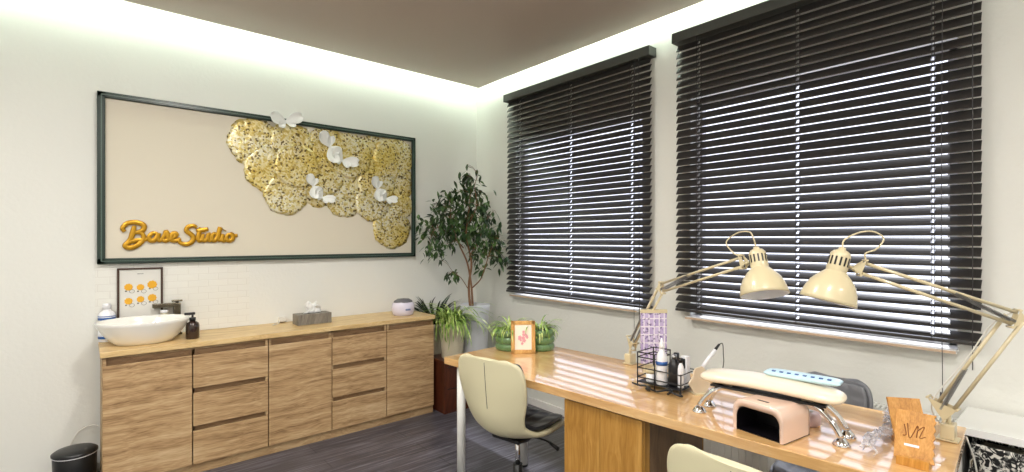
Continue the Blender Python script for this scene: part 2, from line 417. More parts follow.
# cove lighting
M_led = mat('led_glow', (1, 1, 1, 1), emit=(.82, 1.0, .87, 1), estr=LED_STRENGTH)
tag(MB().box((XB + .1, -.175, 2.955), (-.105, -.165, 2.975)).ob('led_strip', M_led), 'glowing light strip tucked above the ceiling edge on the artwork wall', 'light strip')
tag(MB().box((-.105, YB + .1, 2.955), (-.095, -.175, 2.975)).ob('led_strip', M_led), 'glowing light strip tucked above the ceiling edge on the window wall', 'light strip')

# ceiling downlights
M_warmlamp = mat('warm_lamp_face', (1, 1, 1, 1), emit=(1, .82, .6, 1), estr=12)
dl0 = None
for i, (x, y) in enumerate(DOWN):
    t = thing('ceiling_downlight', 'round recessed warm downlight in the dropped ceiling', 'downlight', (x, y, 2.92), 0, 'ceiling downlights out of frame')
    if dl0 is None:
        r_ = MB().lathe([(.05, -.001), (.062, -.001), (.064, -.006), (.05, -.01), (.046, -.004), (.05, -.001)], 28).ob('trim_ring', M_white, t)
        l_ = MB().lathe([(0, -.003), (.046, -.003), (.046, -.001), (0, -.001)], 28).ob('lamp_face', M_warmlamp, t)
        dl0 = [r_, l_]
    else:
        for c in dl0:
            k = c.copy(); COL.objects.link(k); k.parent = t
    ld = bpy.data.lights.new('downlight_lamp', 'AREA'); ld.shape = 'DISK'; ld.size = .3; ld.energy = DOWNLIGHT_W; ld.color = (1, .965, .91)
    lo = bpy.data.objects.new('downlight_lamp', ld); COL.objects.link(lo); lo.parent = t; lo.location = (0, 0, -.02)

# ------------------------------------------------------------ venetian blinds
def blind(y0, y1, ztop, zbot, cords, label, win_side):
    t = thing('venetian_blind', label, 'blind', (-.044, (y0 + y1) / 2, zbot), 0)
    hw = (y1 - y0) / 2; H = ztop - zbot
    MB().box((-.045, -hw - .015, H - .065), (.043, hw + .015, H), bev=.003).ob('headrail', M_rail, t)
    n = int((H - .10) / .0465)
    s = MB()
    for i in range(n + 1):
        z = .035 + .0465 * i + .0
        if z > H - .08: break
        th = -math.radians(min(60, 35 + z * 27))     # the ladders twist the upper slats further shut than the lower ones
        # gently crowned slat: five strips across
        prof = []
        for k in range(5):
            a = -.025 + .05 * k / 4
            c = .0022 * (1 - (a / .025) ** 2)
            prof.append((a * math.cos(th) - c * math.sin(th) * -1, a * math.sin(th) * -1 + c * math.cos(th)))
        for up in (0, 1): pass
        top = [(p[0], p[1] + .0014) for p in prof]; bot = [(p[0], p[1] - .0014) for p in prof]
        loop = top + bot[::-1]
        def seg(ya, yb, loop):
            A = [s.bm.verts.new((p[0], ya, z + p[1])) for p in loop]; B = [s.bm.verts.new((p[0], yb, z + p[1])) for p in loop]
            for k in range(len(loop)): s.bm.faces.new((A[k], A[(k + 1) % len(loop)], B[(k + 1) % len(loop)], B[k]))
            s.bm.faces.new(A[::-1]); s.bm.faces.new(B)
        ye = -hw
        for cy in sorted(c - (y0 + y1) / 2 for c in cords):     # routed cord holes
            seg(ye, cy - .007, loop)
            for a_, b_ in ((0, 1), (3, 4)): seg(cy - .007, cy + .007, top[a_:b_ + 1] + bot[a_:b_ + 1][::-1])
            ye = cy + .007
        seg(ye, hw, loop)
    s.ob('slats', M_slat, t)
    MB().box((-.026, -hw, 0), (.026, hw, .016), bev=.004).ob('bottom_rail', M_slat, t)
    yc = (y0 + y1) / 2
    for cy in cords:
        c = MB()
        for xx in (-.029, .029):
            c.tube([(xx, cy - yc, .01), (xx, cy - yc, H - .05)], .0014, 5)
        c.tube([(0, cy - yc + .004, .01), (0, cy - yc + .004, H - .05)], .0012, 5)
        c.ob('ladder_cord', M_cord, t)
    # pull cords and wand hanging on the right
    cy = cords[-1] - yc - .04 if win_side else cords[-1] - yc - .05
    c = MB().tube(spline([(-.045, cy, H - .06), (-.047, cy + .004, .4), (-.046, cy, -.18), (-.046, cy + .006, -.22)]), .0016, 5)
    c.tube([(-.046, cy + .006, -.22), (-.046, cy + .006, -.27)], [.003, .006], 8); c.ob('pull_cord', M_cord, t)
    MB().tube([(-.05, cy - .1 if win_side else cy - .04, H - .06), (-.05, cy - .1 if win_side else cy - .045, -.1)], .002, 6).ob('tilt_wand', M_cord, t)
    return t
blind(-2.07, -.545, 2.775, .978, (-.714, -1.33, -1.916), 'dark slatted venetian blind on the narrower window, nearer the room corner', False)
blind(-3.735, -2.27, 2.795, .99, (-2.424, -3.0, -3.572), 'dark slatted venetian blind on the wide window behind the two desk lamps', True)

# ------------------------------------------------------------ artwork
art = thing('framed_artwork', 'large green framed gold relief artwork on the white wall above the sideboard', 'artwork', (-1.829, 0, 1.30))
AW, AH = 1.113, 1.076
f = MB()
for (x0, x1, z0, z1) in ((-AW, -AW + .04, 0, AH), (AW - .035, AW, 0, AH), (-AW, AW, 0, .035), (-AW, AW, AH - .035, AH)):
    f.box((x0, -.042, z0), (x1, -.001, z1), bev=.004)
f.ob('frame', M_green, art)
f = MB()
for (x0, x1, z0, z1) in ((-AW + .018, -AW + .024, .02, AH - .02), (AW - .022, AW - .017, .02, AH - .02), (-AW + .02, AW - .02, .015, .020), (-AW + .02, AW - .02, AH - .022, AH - .016)):
    f.box((x0, -.045, z0), (x1, -.04, z1))
f.ob('frame_bead', mat('pale_green_bead', rgb(84, 104, 94), rough=.3), art)
MB().box((-AW + .02, -.022, .02), (AW - .02, -.003, AH - .02)).ob('art_board', M_canvas, art)
random.seed(4)
# discs (x relative to art centre, z above its base, radius)
DISCS = [(-.215, .87, .185), (-.12, .68, .175), (.0, .50, .16), (.04, .90, .16), (.08, .72, .17), (.25, .58, .17), (.25, .80, .17), (.32, .93, .15), (.30, .66, .15),
         (.50, .85, .19), (.46, .50, .165), (.53, .66, .17), (.70, .88, .17), (.74, .62, .17), (.90, .88, .19), (.95, .66, .16), (.86, .46, .16), (.885, .255, .18), (.70, .46, .15), (.99, .45, .1)]
for i, (x, z, r) in enumerate(DISCS):
    d = MB(); n = 44
    y = -.026 - .0022 * (i % 5)
    M = Matrix.Translation((x, y, z)) @ Matrix.Rotation(PI / 2, 4, 'X')
    pr = [(0, -.001), (r * .3, -.001), (r * .6, -.001), (r, -.001), (r, .001), (r * .85, .003), (r * .6, .003), (r * .3, .0035), (0, .003)]
    d.lathe(pr, n, M)
    # raised filigree squiggles
    for k in range(9):
        a = random.uniform(0, 2 * PI); rr = r * random.uniform(.15, .8); cx, cz = x + rr * math.cos(a), z + rr * math.sin(a)
        if not -AW + .05 < cx < AW - .05: continue
        q = random.uniform(.012, .028); pts = [(cx + q * math.cos(a + j * .9) * (1 - j * .08), y - .005, cz + q * math.sin(a + j * .9) * (1 - j * .08)) for j in range(7)]
        d.tube(spline(pts, 3), .0022, 5)
    # keep the discs inside the frame
    ph = random.uniform(0, 6)
    for v in d.bm.verts:
        an = math.atan2(v.co.z - z, v.co.x - x); kf = 1 + .03 * math.sin(an * 7 + ph) + .025 * math.sin(an * 17 + ph * 2)
        v.co.x = x + (v.co.x - x) * kf; v.co.z = z + (v.co.z - z) * kf
    for v in d.bm.verts:
        v.co.x = min(v.co.x, AW - .037); v.co.z = min(v.co.z, AH - .037)
    d.ob('gold_disc', M_gold, art)
# white petals
def butterfly(x, z, s, rot, y=-.05):
    bb = MB()
    for k, (ang, L, Wd) in enumerate(((.25, 1, .5), (2.75, 1.0, .55), (-.45, .6, .35), (-2.6, .6, .35))):
        def fn(u, v, ang=ang, L=L, Wd=Wd):
            l = u * L * s; wv = (v - .5) * 2
            wd = Wd * s * math.sin(PI * min(1, u * .92 + .04)) ** .6 * (0.35 + .65 * u)
            px, pz = l, wv * wd
            lift = .55 * l + .35 * s * wv * wv * u
            a = ang + rot
            return (x + px * math.cos(a) - pz * math.sin(a), y - lift * .6, z + px * math.sin(a) + pz * math.cos(a))
        bb.grid(fn, 8, 6)
    bb.tube([(x - .02 * s * math.sin(rot), y + .02, z), (x, y - .004, z)], .05 * s, 6)
    bb.ob('paper_butterfly', M_butter, art, thick=.0015)
BF = [(-.01, 1.05, .12, .2), (.33, .90, .135, 2.1), (.43, .80, .12, -.35), (.20, .575, .10, 1.9), (.27, .49, .09, -.45), (.74, .59, .11, 1.9), (.82, .51, .09, -.35)]
for q in BF: butterfly(*q)

# lettering: BaseStudio in script strokes (units: x-height 1)
def letters():
    L = []
    # B with swash
    L.append([(-.5, 1.2), (-.7, 1.7), (-.2, 2.35), (.7, 2.45), (1.35, 2.1), (1.3, 1.45), (.75, 1.15), (.45, 1.1)])
    L.append([(.45, 2.0), (.35, 1.5), (.25, .9), (.05, .2), (-.3, -.3)])
    L.append([(.5, 1.15), (1.15, 1.0), (1.35, .45), (1.1, -.2), (.5, -.75), (-.1, -.9), (-.45, -.65), (-.1, -.2), (.6, .05), (1.4, .15), (1.8, .3)])
    # a
    L.append([(2.75, .95), (2.3, 1.05), (1.9, .55), (2.05, .05), (2.45, .1), (2.75, .6), (2.85, 1.0), (2.8, .3), (3.0, .02), (3.3, .25)])
    # s
    L.append([(3.2, .2), (3.55, .9), (3.65, 1.25), (3.85, .75), (3.9, .25), (3.6, -.02), (3.35, .1)])
    L.append([(3.85, .15), (4.2, .25)])
    # e
    L.append([(4.15, .35), (4.55, .55), (4.75, .9), (4.5, 1.05), (4.2, .65), (4.3, .1), (4.7, .0), (5.2, .35)])
    # S with swash
    L.append([(7.0, 1.9), (6.6, 2.15), (6.0, 1.95), (5.85, 1.4), (6.3, .95), (6.6, .45), (6.4, -.2), (5.8, -.5), (5.2, -.3), (5.0, .1)])
    # t
    L.append([(7.45, 1.9), (7.25, 1.1), (7.15, .4), (7.3, .02), (7.7, .25)]); L.append([(6.9, 1.45), (7.5, 1.5), (8.3, 1.7)])
    # u
    L.append([(7.75, 1.0), (7.65, .35), (7.85, .02), (8.2, .35), (8.35, 1.0), (8.3, .3), (8.5, .02), (8.8, .3)])
    # d
    L.append([(9.35, .9), (8.95, 1.0), (8.7, .5), (8.9, .05), (9.2, .2), (9.45, .8), (9.7, 2.0), (9.5, .9), (9.55, .1), (9.9, .2)])
    # i
    L.append([(10.0, 1.0), (9.95, .3), (10.15, .02), (10.4, .3)]); L.append([(10.15, 1.5), (10.2, 1.6)])
    # o
    L.append([(10.9, 1.0), (10.5, .75), (10.5, .2), (10.85, .02), (11.2, .35), (11.15, .85), (10.9, 1.0), (11.2, .75), (11.8, .8)])
    return L
lt = MB(); k = .66 / 12.6
for st in letters():
    pts = [(-.99 + (p[0] + .75) * k, -.037, .145 + p[1] * k * .92) for p in st]
    sp = spline(pts, 6); n = len(sp)
    lt.tube(sp, [  .0145 * (.75 + .35 * math.sin(PI * i / n)) for i in range(n)], 8, flat=.32, up=(0, 1, 0))
lt.ob('gold_lettering', M_goldtext, art)

# ------------------------------------------------------------ sideboard: two cabinet units and one worktop
YF = -.44
def carcass(t, x0, x1):   # local x relative to unit left
    c = MB()
    c.box((x0, YF + .018, 0), (x0 + .016, -.004, .788)); c.box((x1 - .016, YF + .018, 0), (x1, -.004, .788))
    c.box((x0, -.02, .06), (x1, -.004, .788)); c.box((x0 + .016, YF + .05, .05), (x1 - .016, -.02, .066))
    c.box((x0, YF + .018, .772), (x1, -.02, .788))
    c.ob('carcass', M_oakcar, t)
    MB().box((x0 + .004, YF + .02, 0), (x1 - .004, YF + .036, .058), bev=.001).ob('plinth', M_oakcar, t)
def door(t, x0, x1):
    MB().box((x0 + .003, YF, .064), (x1 - .003, YF + .017, .738), bev=.0015).ob('door', M_oak, t)
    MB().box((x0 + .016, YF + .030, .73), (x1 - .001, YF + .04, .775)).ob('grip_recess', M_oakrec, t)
    MB().box((x0 + .003, YF + .001, .74), (x0 + .018, YF + .018, .786)).ob('stile', M_oakcar, t)
def drawers(t, x0, x1):
    for z0, z1 in ((.064, .268), (.30, .503), (.535, .738)):
        MB().box((x0 + .003, YF, z0), (x1 - .003, YF + .017, z1), bev=.0015).ob('drawer', M_oak, t)
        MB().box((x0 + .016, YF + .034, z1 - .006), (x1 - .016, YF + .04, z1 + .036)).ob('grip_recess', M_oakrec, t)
    for z in (.268, .503, .738): MB().box((x1 - .018, YF + .002, z + .002), (x1 - .003, YF + .018, z + (.03 if z < .7 else .046))).ob('stile', M_oakcar, t)
u1 = thing('cabinet_unit', 'left oak cabinet unit of the sideboard, two doors flanking three drawers, under the basin', 'cabinet', (-2.926, 0, 0))
carcass(u1, 0, 1.295); door(u1, 0, .432); drawers(u1, .432, .866); door(u1, .866, 1.295)
u2 = thing('cabinet_unit', 'right oak cabinet unit of the sideboard, three drawers and one door, beside the plants', 'cabinet', (-1.63, 0, 0))
carcass(u2, 0, .862); drawers(u2, 0, .432); door(u2, .432, .862)
wt = MB().box((-2.935, -.452, .789), (-.76, -.002, .82), bev=.002).ob('worktop', M_oaktop)
tag(wt, 'long pale oak worktop lying across both cabinet units', 'worktop')

# splash panel
tag(MB().box((-2.95, -.006, .822), (-2.08, -.0005, 1.298)).ob('splash_panel', M_brick), 'thin white brick pattern panel on the wall behind the basin', 'wall panel')

# basin
bs = thing('vessel_basin', 'white oval porcelain vessel basin on the left end of the worktop', 'basin', (-2.72, -.245, .82))
prof = [(0, 0), (.12, 0), (.145, .004), (.175, .035), (.205, .078), (.228, .118), (.237, .138), (.233, .143), (.226, .138), (.215, .112), (.19, .072), (.15, .038), (.08, .022), (0, .02)]
MB().lathe(prof, 64, None, sx=1.02, sy=.78).ob('bowl', M_porc, bs)
MB().lathe([(0, .0215), (.022, .0215), (.022, .026), (.016, .028), (0, .028)], 24).ob('drain', M_chrome, bs)
fa = thing('basin_faucet', 'square dark bronze basin tap with a flat spout, behind the basin', 'faucet', (-2.53, -.055, .82))
MB().box((-.02, -.02, 0), (.02, .02, .21), bev=.003).box((-.028, -.028, 0), (.028, .028, .012), bev=.003).ob('tap_body', M_bronze, fa)
MB().box((-.135, -.022, .185), (.0, .018, .212), bev=.003).ob('spout', M_bronze, fa)
MB().box((-.03, -.018, .218), (.03, .018, .23), bev=.003).cyl((0, 0, .208), (0, 0, .22), .01, n=12).ob('tap_lever', M_bronze, fa)
tg = thing('glass_jar', 'small pale jar standing behind the tap spout', 'jar', (-2.60, -.06, .82))
MB().lathe([(0, 0), (.026, 0), (.028, .004), (.028, .13), (.02, .14), (.02, .15), (0, .15)], 24).ob('jar_body', mat('beige_jar', rgb(206, 196, 170), rough=.3), tg)
MB().lathe([(0, .15), (.022, .15), (.022, .168), (0, .168)], 24).ob('jar_lid', M_plasticw, tg)
# soap
sp_ = thing('soap_dispenser', 'dark brown pump bottle on the worktop right of the basin', 'soap dispenser', (-2.475, -.30, .82))
MB().lathe([(0, 0), (.034, 0), (.038, .004), (.038, .085), (.034, .1), (.016, .112), (.015, .12), (0, .12)], 32).ob('bottle', M_brownglass, sp_)
MB().cyl((0, 0, .115), (0, 0, .135), .018).cyl((0, 0, .135), (0, 0, .155), .006).box((-.045, -.01, .152), (.014, .01, .168), bev=.004).ob('pump', M_black, sp_)
# blue white bottle
bb_ = thing('disinfectant_bottle', 'white bottle with blue bands half hidden behind the basin', 'bottle', (-2.895, -.055, .82))
MB().lathe([(0, 0), (.04, 0), (.043, .004), (.043, .165), (.036, .18), (.02, .19), (.02, .2), (0, .2)], 32).ob('bottle', M_plasticw, bb_)
for z0, z1 in ((.02, .035), (.135, .15), (.155, .16)): MB().lathe([(.0435, z0), (.044, z0), (.044, z1), (.0435, z1)], 32).ob('blue_band', M_blue, bb_)
MB().lathe([(0, .2), (.022, .2), (.022, .228), (.018, .235), (0, .235)], 24).ob('cap', M_plasticw, bb_)

# poster
po = thing('framed_poster', 'dark framed poster of six yellow circles on the wall behind the basin', 'poster', (-2.724, -.006, .935))
f = MB()
for (x0, x1, z0, z1) in ((-.12, -.108, 0, .335), (.108, .12, 0, .335), (-.12, .12, 0, .012), (-.12, .12, .323, .335)): f.box((x0, -.02, z0), (x1, -.001, z1), bev=.002)
f.ob('frame', mat('dark_brown_frame', rgb(66, 46, 34), rough=.4), po)
MB().box((-.11, -.012, .01), (.11, -.002, .326)).ob('poster_sheet', mat('poster_paper', rgb(222, 220, 214), rough=.35), po)
M_yel = mat('yellow_print', rgb(232, 172, 40), rough=.5); M_ink = mat('grey_print', rgb(110, 106, 104), rough=.6)
for i, (x, z, r) in enumerate([(-.062, .212, .022), (-.0, .208, .020), (.062, .222, .026), (-.062, .122, .021), (-.0, .13, .02), (.062, .135, .024)]):
    d = MB(); n = 30
    d.prism([(x + r * (1 + .07 * math.cos(9 * a)) * math.cos(a), z + r * (1 + .07 * math.cos(9 * a)) * math.sin(a)) for a in [2 * PI * k / n for k in range(n)]], -.0135, -.0115, 'xz')
    y_ = d.ob('yellow_circle', M_yel, po)
    g = MB(); cx, cz = x + .018, z - .028
    g.tube([(cx + .013 * math.cos(a), -.0128, cz + .011 * math.sin(a)) for a in [2 * PI * k / 18 for k in range(18)]], .0011, 5, closed=True)
    g.prism([(x - .018, z - .03), (x - .008, z - .03), (x - .008, z - .022), (x - .018, z - .022)], -.0132, -.0115, 'xz')
    g.ob('ring_outline', M_ink, po)
g = MB()
for k in range(6): g.box((-.016 + k * .0055, -.0128, .293), (-.0125 + k * .0055, -.0118, .298))
g.ob('caption_line', M_ink, po)

# tissue box
tb = thing('tissue_box', 'grey tissue box with a white tissue sticking out, middle of the worktop', 'tissue box', (-1.69, -.2, .82), math.radians(1))
bx_ = MB().box((-.125, -.06, 0), (.125, .06, .078), bev=.003); bx_.ob('box', M_tissuebox, tb)
MB().prism([(.06 * math.cos(a), .02 * math.sin(a)) for a in [2 * PI * k / 24 for k in range(24)]], .078, .0795).ob('slot', M_dark, tb)
ti = MB(); random.seed(8)
for s_ in (-1, 1):
    def fn(u, v, s_=s_):
        x = (u - .5) * .11 * (1 - .25 * v) + .015 * math.sin(v * 5 + s_); z = .08 + v * (.07 + .018 * math.sin(u * 7 + s_))
        y = s_ * (.003 + .022 * v * math.sin(u * 6 + v * 3 + s_)) + .004 * math.sin(u * 21)
        return (x, y, z)
    ti.grid(fn, 16, 8)
ti.ob('tissue', M_tissue, tb, thick=.0008)
wc = MB().tube(spline([(-1.86, -.02, .86), (-1.88, -.05, .835), (-1.9, -.08, .824), (-1.95, -.12, .824), (-1.9, -.03, .824)]), .003, 6)
wc.box((-1.88, -.05, .83), (-1.83, -.002, .865), bev=.006)
tag(wc.ob('charger_cable', M_cordw), 'white plug and cable on the worktop left of the tissue box', 'cable')

# ultrasonic cleaner
uc = thing('ultrasonic_cleaner', 'round white cleaning bath with a grey lid at the right end of the worktop', 'sterilizer', (-.965, -.27, .82))
MB().lathe([(0, 0), (.075, 0), (.085, .006), (.097, .04), (.099, .07), (.094, .095), (.085, .108), (.075, .112), (0, .112)], 40, sy=.82).ob('body', M_lilacw, uc)
MB().lathe([(.082, .109), (.078, .122), (.05, .138), (0, .143)], 40, sy=.82).ob('lid', M_smoke, uc)
MB().box((-.02, -.084, .045), (.025, -.078, .06), bev=.002).ob('control_panel', mat('blue_grey_panel', rgb(120, 130, 170), rough=.3), uc)

# bin
bn = thing('pedal_bin', 'black round bin on the floor left of the oak cabinet', 'bin', (-3.043, -.21, 0))
MB().lathe([(0, 0), (.09, 0), (.095, .005), (.1, .21), (.097, .215), (0, .215)], 40).ob('bin_body', M_black, bn)
MB().lathe([(.101, .214), (.105, .218), (.105, .228), (.09, .238), (.05, .243), (0, .244)], 40).ob('bin_lid', M_black, bn)
MB().tube([(  .099 * math.cos(a), .099 * math.sin(a), .213) for a in [2 * PI * k / 40 for k in range(40)]], .004, 6, closed=True).ob('bag_rim', M_plasticw, bn)
tag(MB().tube(spline([(-2.935, -.06, .30), (-2.96, -.05, .315), (-3.02, -.03, .29), (-3.06, -.02, .22), (-3.1, -.012, .1), (-3.12, -.012, .02)]), .004, 6).ob('white_cable', M_cordw), 'white cable running down the wall behind the black bin', 'cable')

# ------------------------------------------------------------ plants
def strap_leaves(n, L0, L1, W, seed, base_r=.03, z0=0, droop=1.0, spread=1.0):
    random.seed(seed); m = MB()
    for i in range(n):
        a = random.uniform(0, 2 * PI); L = random.uniform(L0, L1); el = random.uniform(.5, 1.45); wv = W * random.uniform(.7, 1.15)
        p = Vector((base_r * math.cos(a) * random.random(), base_r * math.sin(a) * random.random(), z0)); pts = []
        d = el; N = 8; dr = droop * random.uniform(.6, 1.3)
        for k in range(N + 1):
            pts.append(p.copy())
            st = L / N; p = p + Vector((math.cos(a) * math.cos(d) * st * spread, math.sin(a) * math.cos(d) * st * spread, math.sin(d) * st))
            d -= dr * .36; a += random.uniform(-.06, .06)
        side = Vector((-math.sin(a), math.cos(a), 0)); prev = None
        for k, q in enumerate(pts):
            t = k / N; ww = wv * (math.sin(PI * (t * .9 + .1)) ** .6) * (1 if t < 1 else 0)
            up = Vector((0, 0, ww * .35))
            cur = (m.bm.verts.new(q - side * ww + up), m.bm.verts.new(q), m.bm.verts.new(q + side * ww + up))
            if prev:
                for j in (0, 1):
                    f = m.bm.faces.new((prev[j], prev[j + 1], cur[j + 1], cur[j])); f.smooth = True
            prev = cur
    return m
def pot_ribbed(t, R=.085, H=.13, n=3):
    pr = [(0, 0), (R * .8, 0)]
    for i in range(n):
        for k in range(7):
            a = PI * k / 6; pr.append((R * (.88 + .02 * i) + .013 * math.sin(a), H * (i + (1 - math.cos(a)) / 2) / n))
    pr += [(R * .84, H), (R * .82, H - .02), (0, H - .02)]
    MB().lathe(pr, 40).ob('pot', M_potg, t)
    MB().lathe([(0, H - .022), (R * .8, H - .022), (R * .8, H - .014), (0, H - .010)], 24).ob('soil', M_soil, t)
A43 = math.radians(4.3)
def D(lx, ly, z=.75):      # a spot on the desk, measured from its far front corner
    return (-1.365 + lx * math.cos(A43) - ly * math.sin(A43), -1.522 + lx * math.sin(A43) + ly * math.cos(A43), z)
p1 = thing('potted_spider_plant', 'bushy spider plant in a green ribbed pot left of the little flower picture', 'potted plant', D(.44, -.115))
pot_ribbed(p1, .094, .13); strap_leaves(90, .09, .2, .005, 11, .05, .115, 1.0).ob('foliage', M_leafs, p1)
p2 = thing('potted_spider_plant', 'bushy spider plant in a green ribbed pot right of the little flower picture', 'potted plant', D(.57, -.265))
pot_ribbed(p2, .085, .135); strap_leaves(80, .09, .2, .005, 21, .05, .115, 1.0).ob('foliage', M_leafs, p2)

# beige pot on reddish stand beside sideboard
stn = thing('plant_stand', 'reddish brown wooden stand between the sideboard and the desk', 'plant stand', (-.60, -.42, 0))
s_ = MB().box((-.13, -.12, .02), (.13, .12, .42), bev=.004); s_.ob('stand_body', M_redwood, stn)
MB().box((-.145, -.135, .42), (.145, .135, .445), bev=.004).ob('stand_top', M_redwood, stn)
MB().box((-.125, -.115, 0), (.125, .115, .02)).ob('stand_base', M_redwood, stn)
MB().box((-.1, -.123, .2), (.1, -.1195, .206)).box((-.1, -.123, .38), (.1, -.1195, .386)).ob('panel_groove', M_dark, stn)
p3 = thing('potted_spider_plant', 'trailing spider plant in a plain beige pot on the reddish wooden stand', 'potted plant', (-.60, -.46, .445))
MB().lathe([(0, 0), (.085, 0), (.09, .006), (.112, .28), (.112, .30), (.1, .30), (.095, .27), (0, .27)], 36).ob('pot', M_potb, p3)
MB().lathe([(0, .268), (.096, .268), (.096, .277), (0, .28)], 24).ob('soil', M_soil, p3)
m = strap_leaves(150, .22, .46, .0075, 31, .07, .28, 1.05)
for v in m.bm.verts:
    if v.co.z < .41: v.co.x = max(v.co.x, -.155)
m.ob('foliage', M_leafs, p3)
p4 = thing('potted_dark_plant', 'spiky blackish green plant just right of the sideboard, behind the beige pot', 'potted plant', (-.585, -.165, 0))
MB().lathe([(0, 0), (.08, 0), (.1, .5), (.105, .7), (.095, .7), (.09, .67), (0, .67)], 32).ob('pot', M_potb, p4)
random.seed(41)
m = strap_leaves(90, .24, .38, .011, 43, .05, .67, .35); 
for v in m.bm.verts:
    v.co.y = min(v.co.y, .14)
    if v.co.z < .85: v.co.x = max(v.co.x, -.17)
m.ob('foliage', M_leafb, p4)

# ficus
fi = thing('ficus_tree', 'tall weeping fig in a pale grey planter in the room corner', 'potted tree', (-.38, -.49, 0))
MB().lathe([(0, 0), (.09, 0), (.095, .01), (.122, .80), (.132, .86), (.132, .885), (.12, .885), (.116, .84), (0, .84)], 40).ob('planter', M_potw, fi)
MB().lathe([(0, .838), (.115, .838), (.115, .848), (0, .852)], 30).ob('soil', M_soil, fi)
random.seed(7)
tr = MB(); branches = []
def limb(pts, r0, r1):
    sp = spline(pts, 6); n = len(sp); r0 *= .75; tr.tube(sp, [r0 + (r1 - r0) * i / (n - 1) for i in range(n)], 8); branches.append(sp); return sp
RR, FF = Vector((.7602, -.6498, 0)), Vector((.6498, .7602, 0))   # across and along the corner diagonal
def LP(r, z, f=0): return RR * r + FF * f + Vector((0, 0, z))
limb([LP(-.04, .84), LP(-.055, 1.05, .02), LP(-.03, 1.25, -.01), LP(-.075, 1.5, 0), LP(-.05, 1.75, .02), LP(-.03, 1.98)], .016, .004)
limb([LP(-.02, .84, .02), LP(-.03, 1.05, -.02), LP(-.07, 1.25, .02), LP(-.14, 1.42, -.03), LP(-.2, 1.6, -.05), LP(-.22, 1.75, 0)], .014, .004)
limb([LP(-.03, 1.02), LP(.06, 1.12, -.04), LP(.12, 1.3, -.05), LP(.17, 1.45, 0)], .008, .003)
limb([LP(-.05, 1.3), LP(.03, 1.45, .05), LP(.1, 1.62, .03), LP(.16, 1.7, 0)], .009, .003)
limb([LP(-.1, 1.38), LP(-.22, 1.5, .03), LP(-.33, 1.56, 0), LP(-.38, 1.5, -.02)], .008, .003)
limb([LP(-.06, 1.02), LP(-.12, 1.12, -.04), LP(-.18, 1.16, -.05)], .005, .002)
limb([LP(-.05, 1.6), LP(.02, 1.75, -.05), LP(.0, 1.92, -.03), LP(.03, 2.03)], .006, .002)
limb([LP(-.15, 1.55), LP(-.25, 1.68, .04), LP(-.32, 1.78, .02)], .006, .002)
fo = MB()
def leaf(c, d, L, W, roll):
    d = d.normalized(); s = d.cross(Vector((0, 0, 1))); s = s if s.length > .05 else Vector((1, 0, 0)); s.normalize(); s = Matrix.Rotation(roll, 3, d) @ s
    nrm = s.cross(d); rows = []
    for t, wd in ((0, .02), (.2, .7), (.45, 1), (.72, .62), (1, .02)):
        q = c + d * (L * t) - Vector((0, 0, .12 * L * t * t))
        rows.append((fo.bm.verts.new(q - s * W * wd + nrm * W * .25 * wd), fo.bm.verts.new(q), fo.bm.verts.new(q + s * W * wd + nrm * W * .25 * wd)))
    for a, b2 in zip(rows, rows[1:]):
        for j in (0, 1):
            f = fo.bm.faces.new((a[j], a[j + 1], b2[j + 1], b2[j])); f.smooth = True
# leaf clusters: r, z, spread, count
CL = [(-.03, 2.0, .07, 26), (-.06, 1.88, .10, 46), (-.17, 1.80, .10, 34), (-.27, 1.76, .08, 22), (.03, 1.80, .10, 44), (-.08, 1.68, .13, 80), (-.22, 1.62, .10, 50),
      (-.33, 1.60, .07, 30), (-.02, 1.58, .12, 70), (-.15, 1.50, .10, 50), (.09, 1.66, .08, 36), (.13, 1.52, .08, 34), (.04, 1.46, .10, 40), (-.28, 1.45, .09, 26), (-.38, 1.52, .06, 14), (.19, 1.42, .07, 34),
      (.22, 1.30, .06, 22), (.13, 1.34, .07, 22), (-.25, 1.32, .06, 14), (-.34, 1.36, .05, 10), (-.15, 1.14, .05, 18), (.03, 1.3, .07, 14), (.08, 1.2, .05, 8)]
for (r, z, sp, n) in CL:
    cc = LP(r * 1.12 - .02, z, random.uniform(-.03, .03))
    for k in range(int(n * 1.45)):
        o = Vector((random.gauss(0, 1), random.gauss(0, 1), random.gauss(0, 1))) * sp * .62
        c = cc + o
        if c.x > .3: c.x = .29
        if c.y > .42: c.y = .41
        a = random.uniform(0, 2 * PI); d = Vector((math.cos(a) * .5, math.sin(a) * .5, random.uniform(-1.2, .05)))
        if c.x + d.x * .07 > .34: d.x = -abs(d.x)
        leaf(c, d, random.uniform(.05, .085), random.uniform(.012, .018), random.uniform(-.6, .6))
        if k % 7 == 0:
            best = min((q for bch in branches for q in bch[::3]), key=lambda q: (q - c).length)
            tr.tube([best, (best + c) / 2 + Vector((0, 0, .02)), c], .0015, 4)
tr.ob('trunk', M_bark, fi)
fo.ob('foliage', M_leafd, fi)

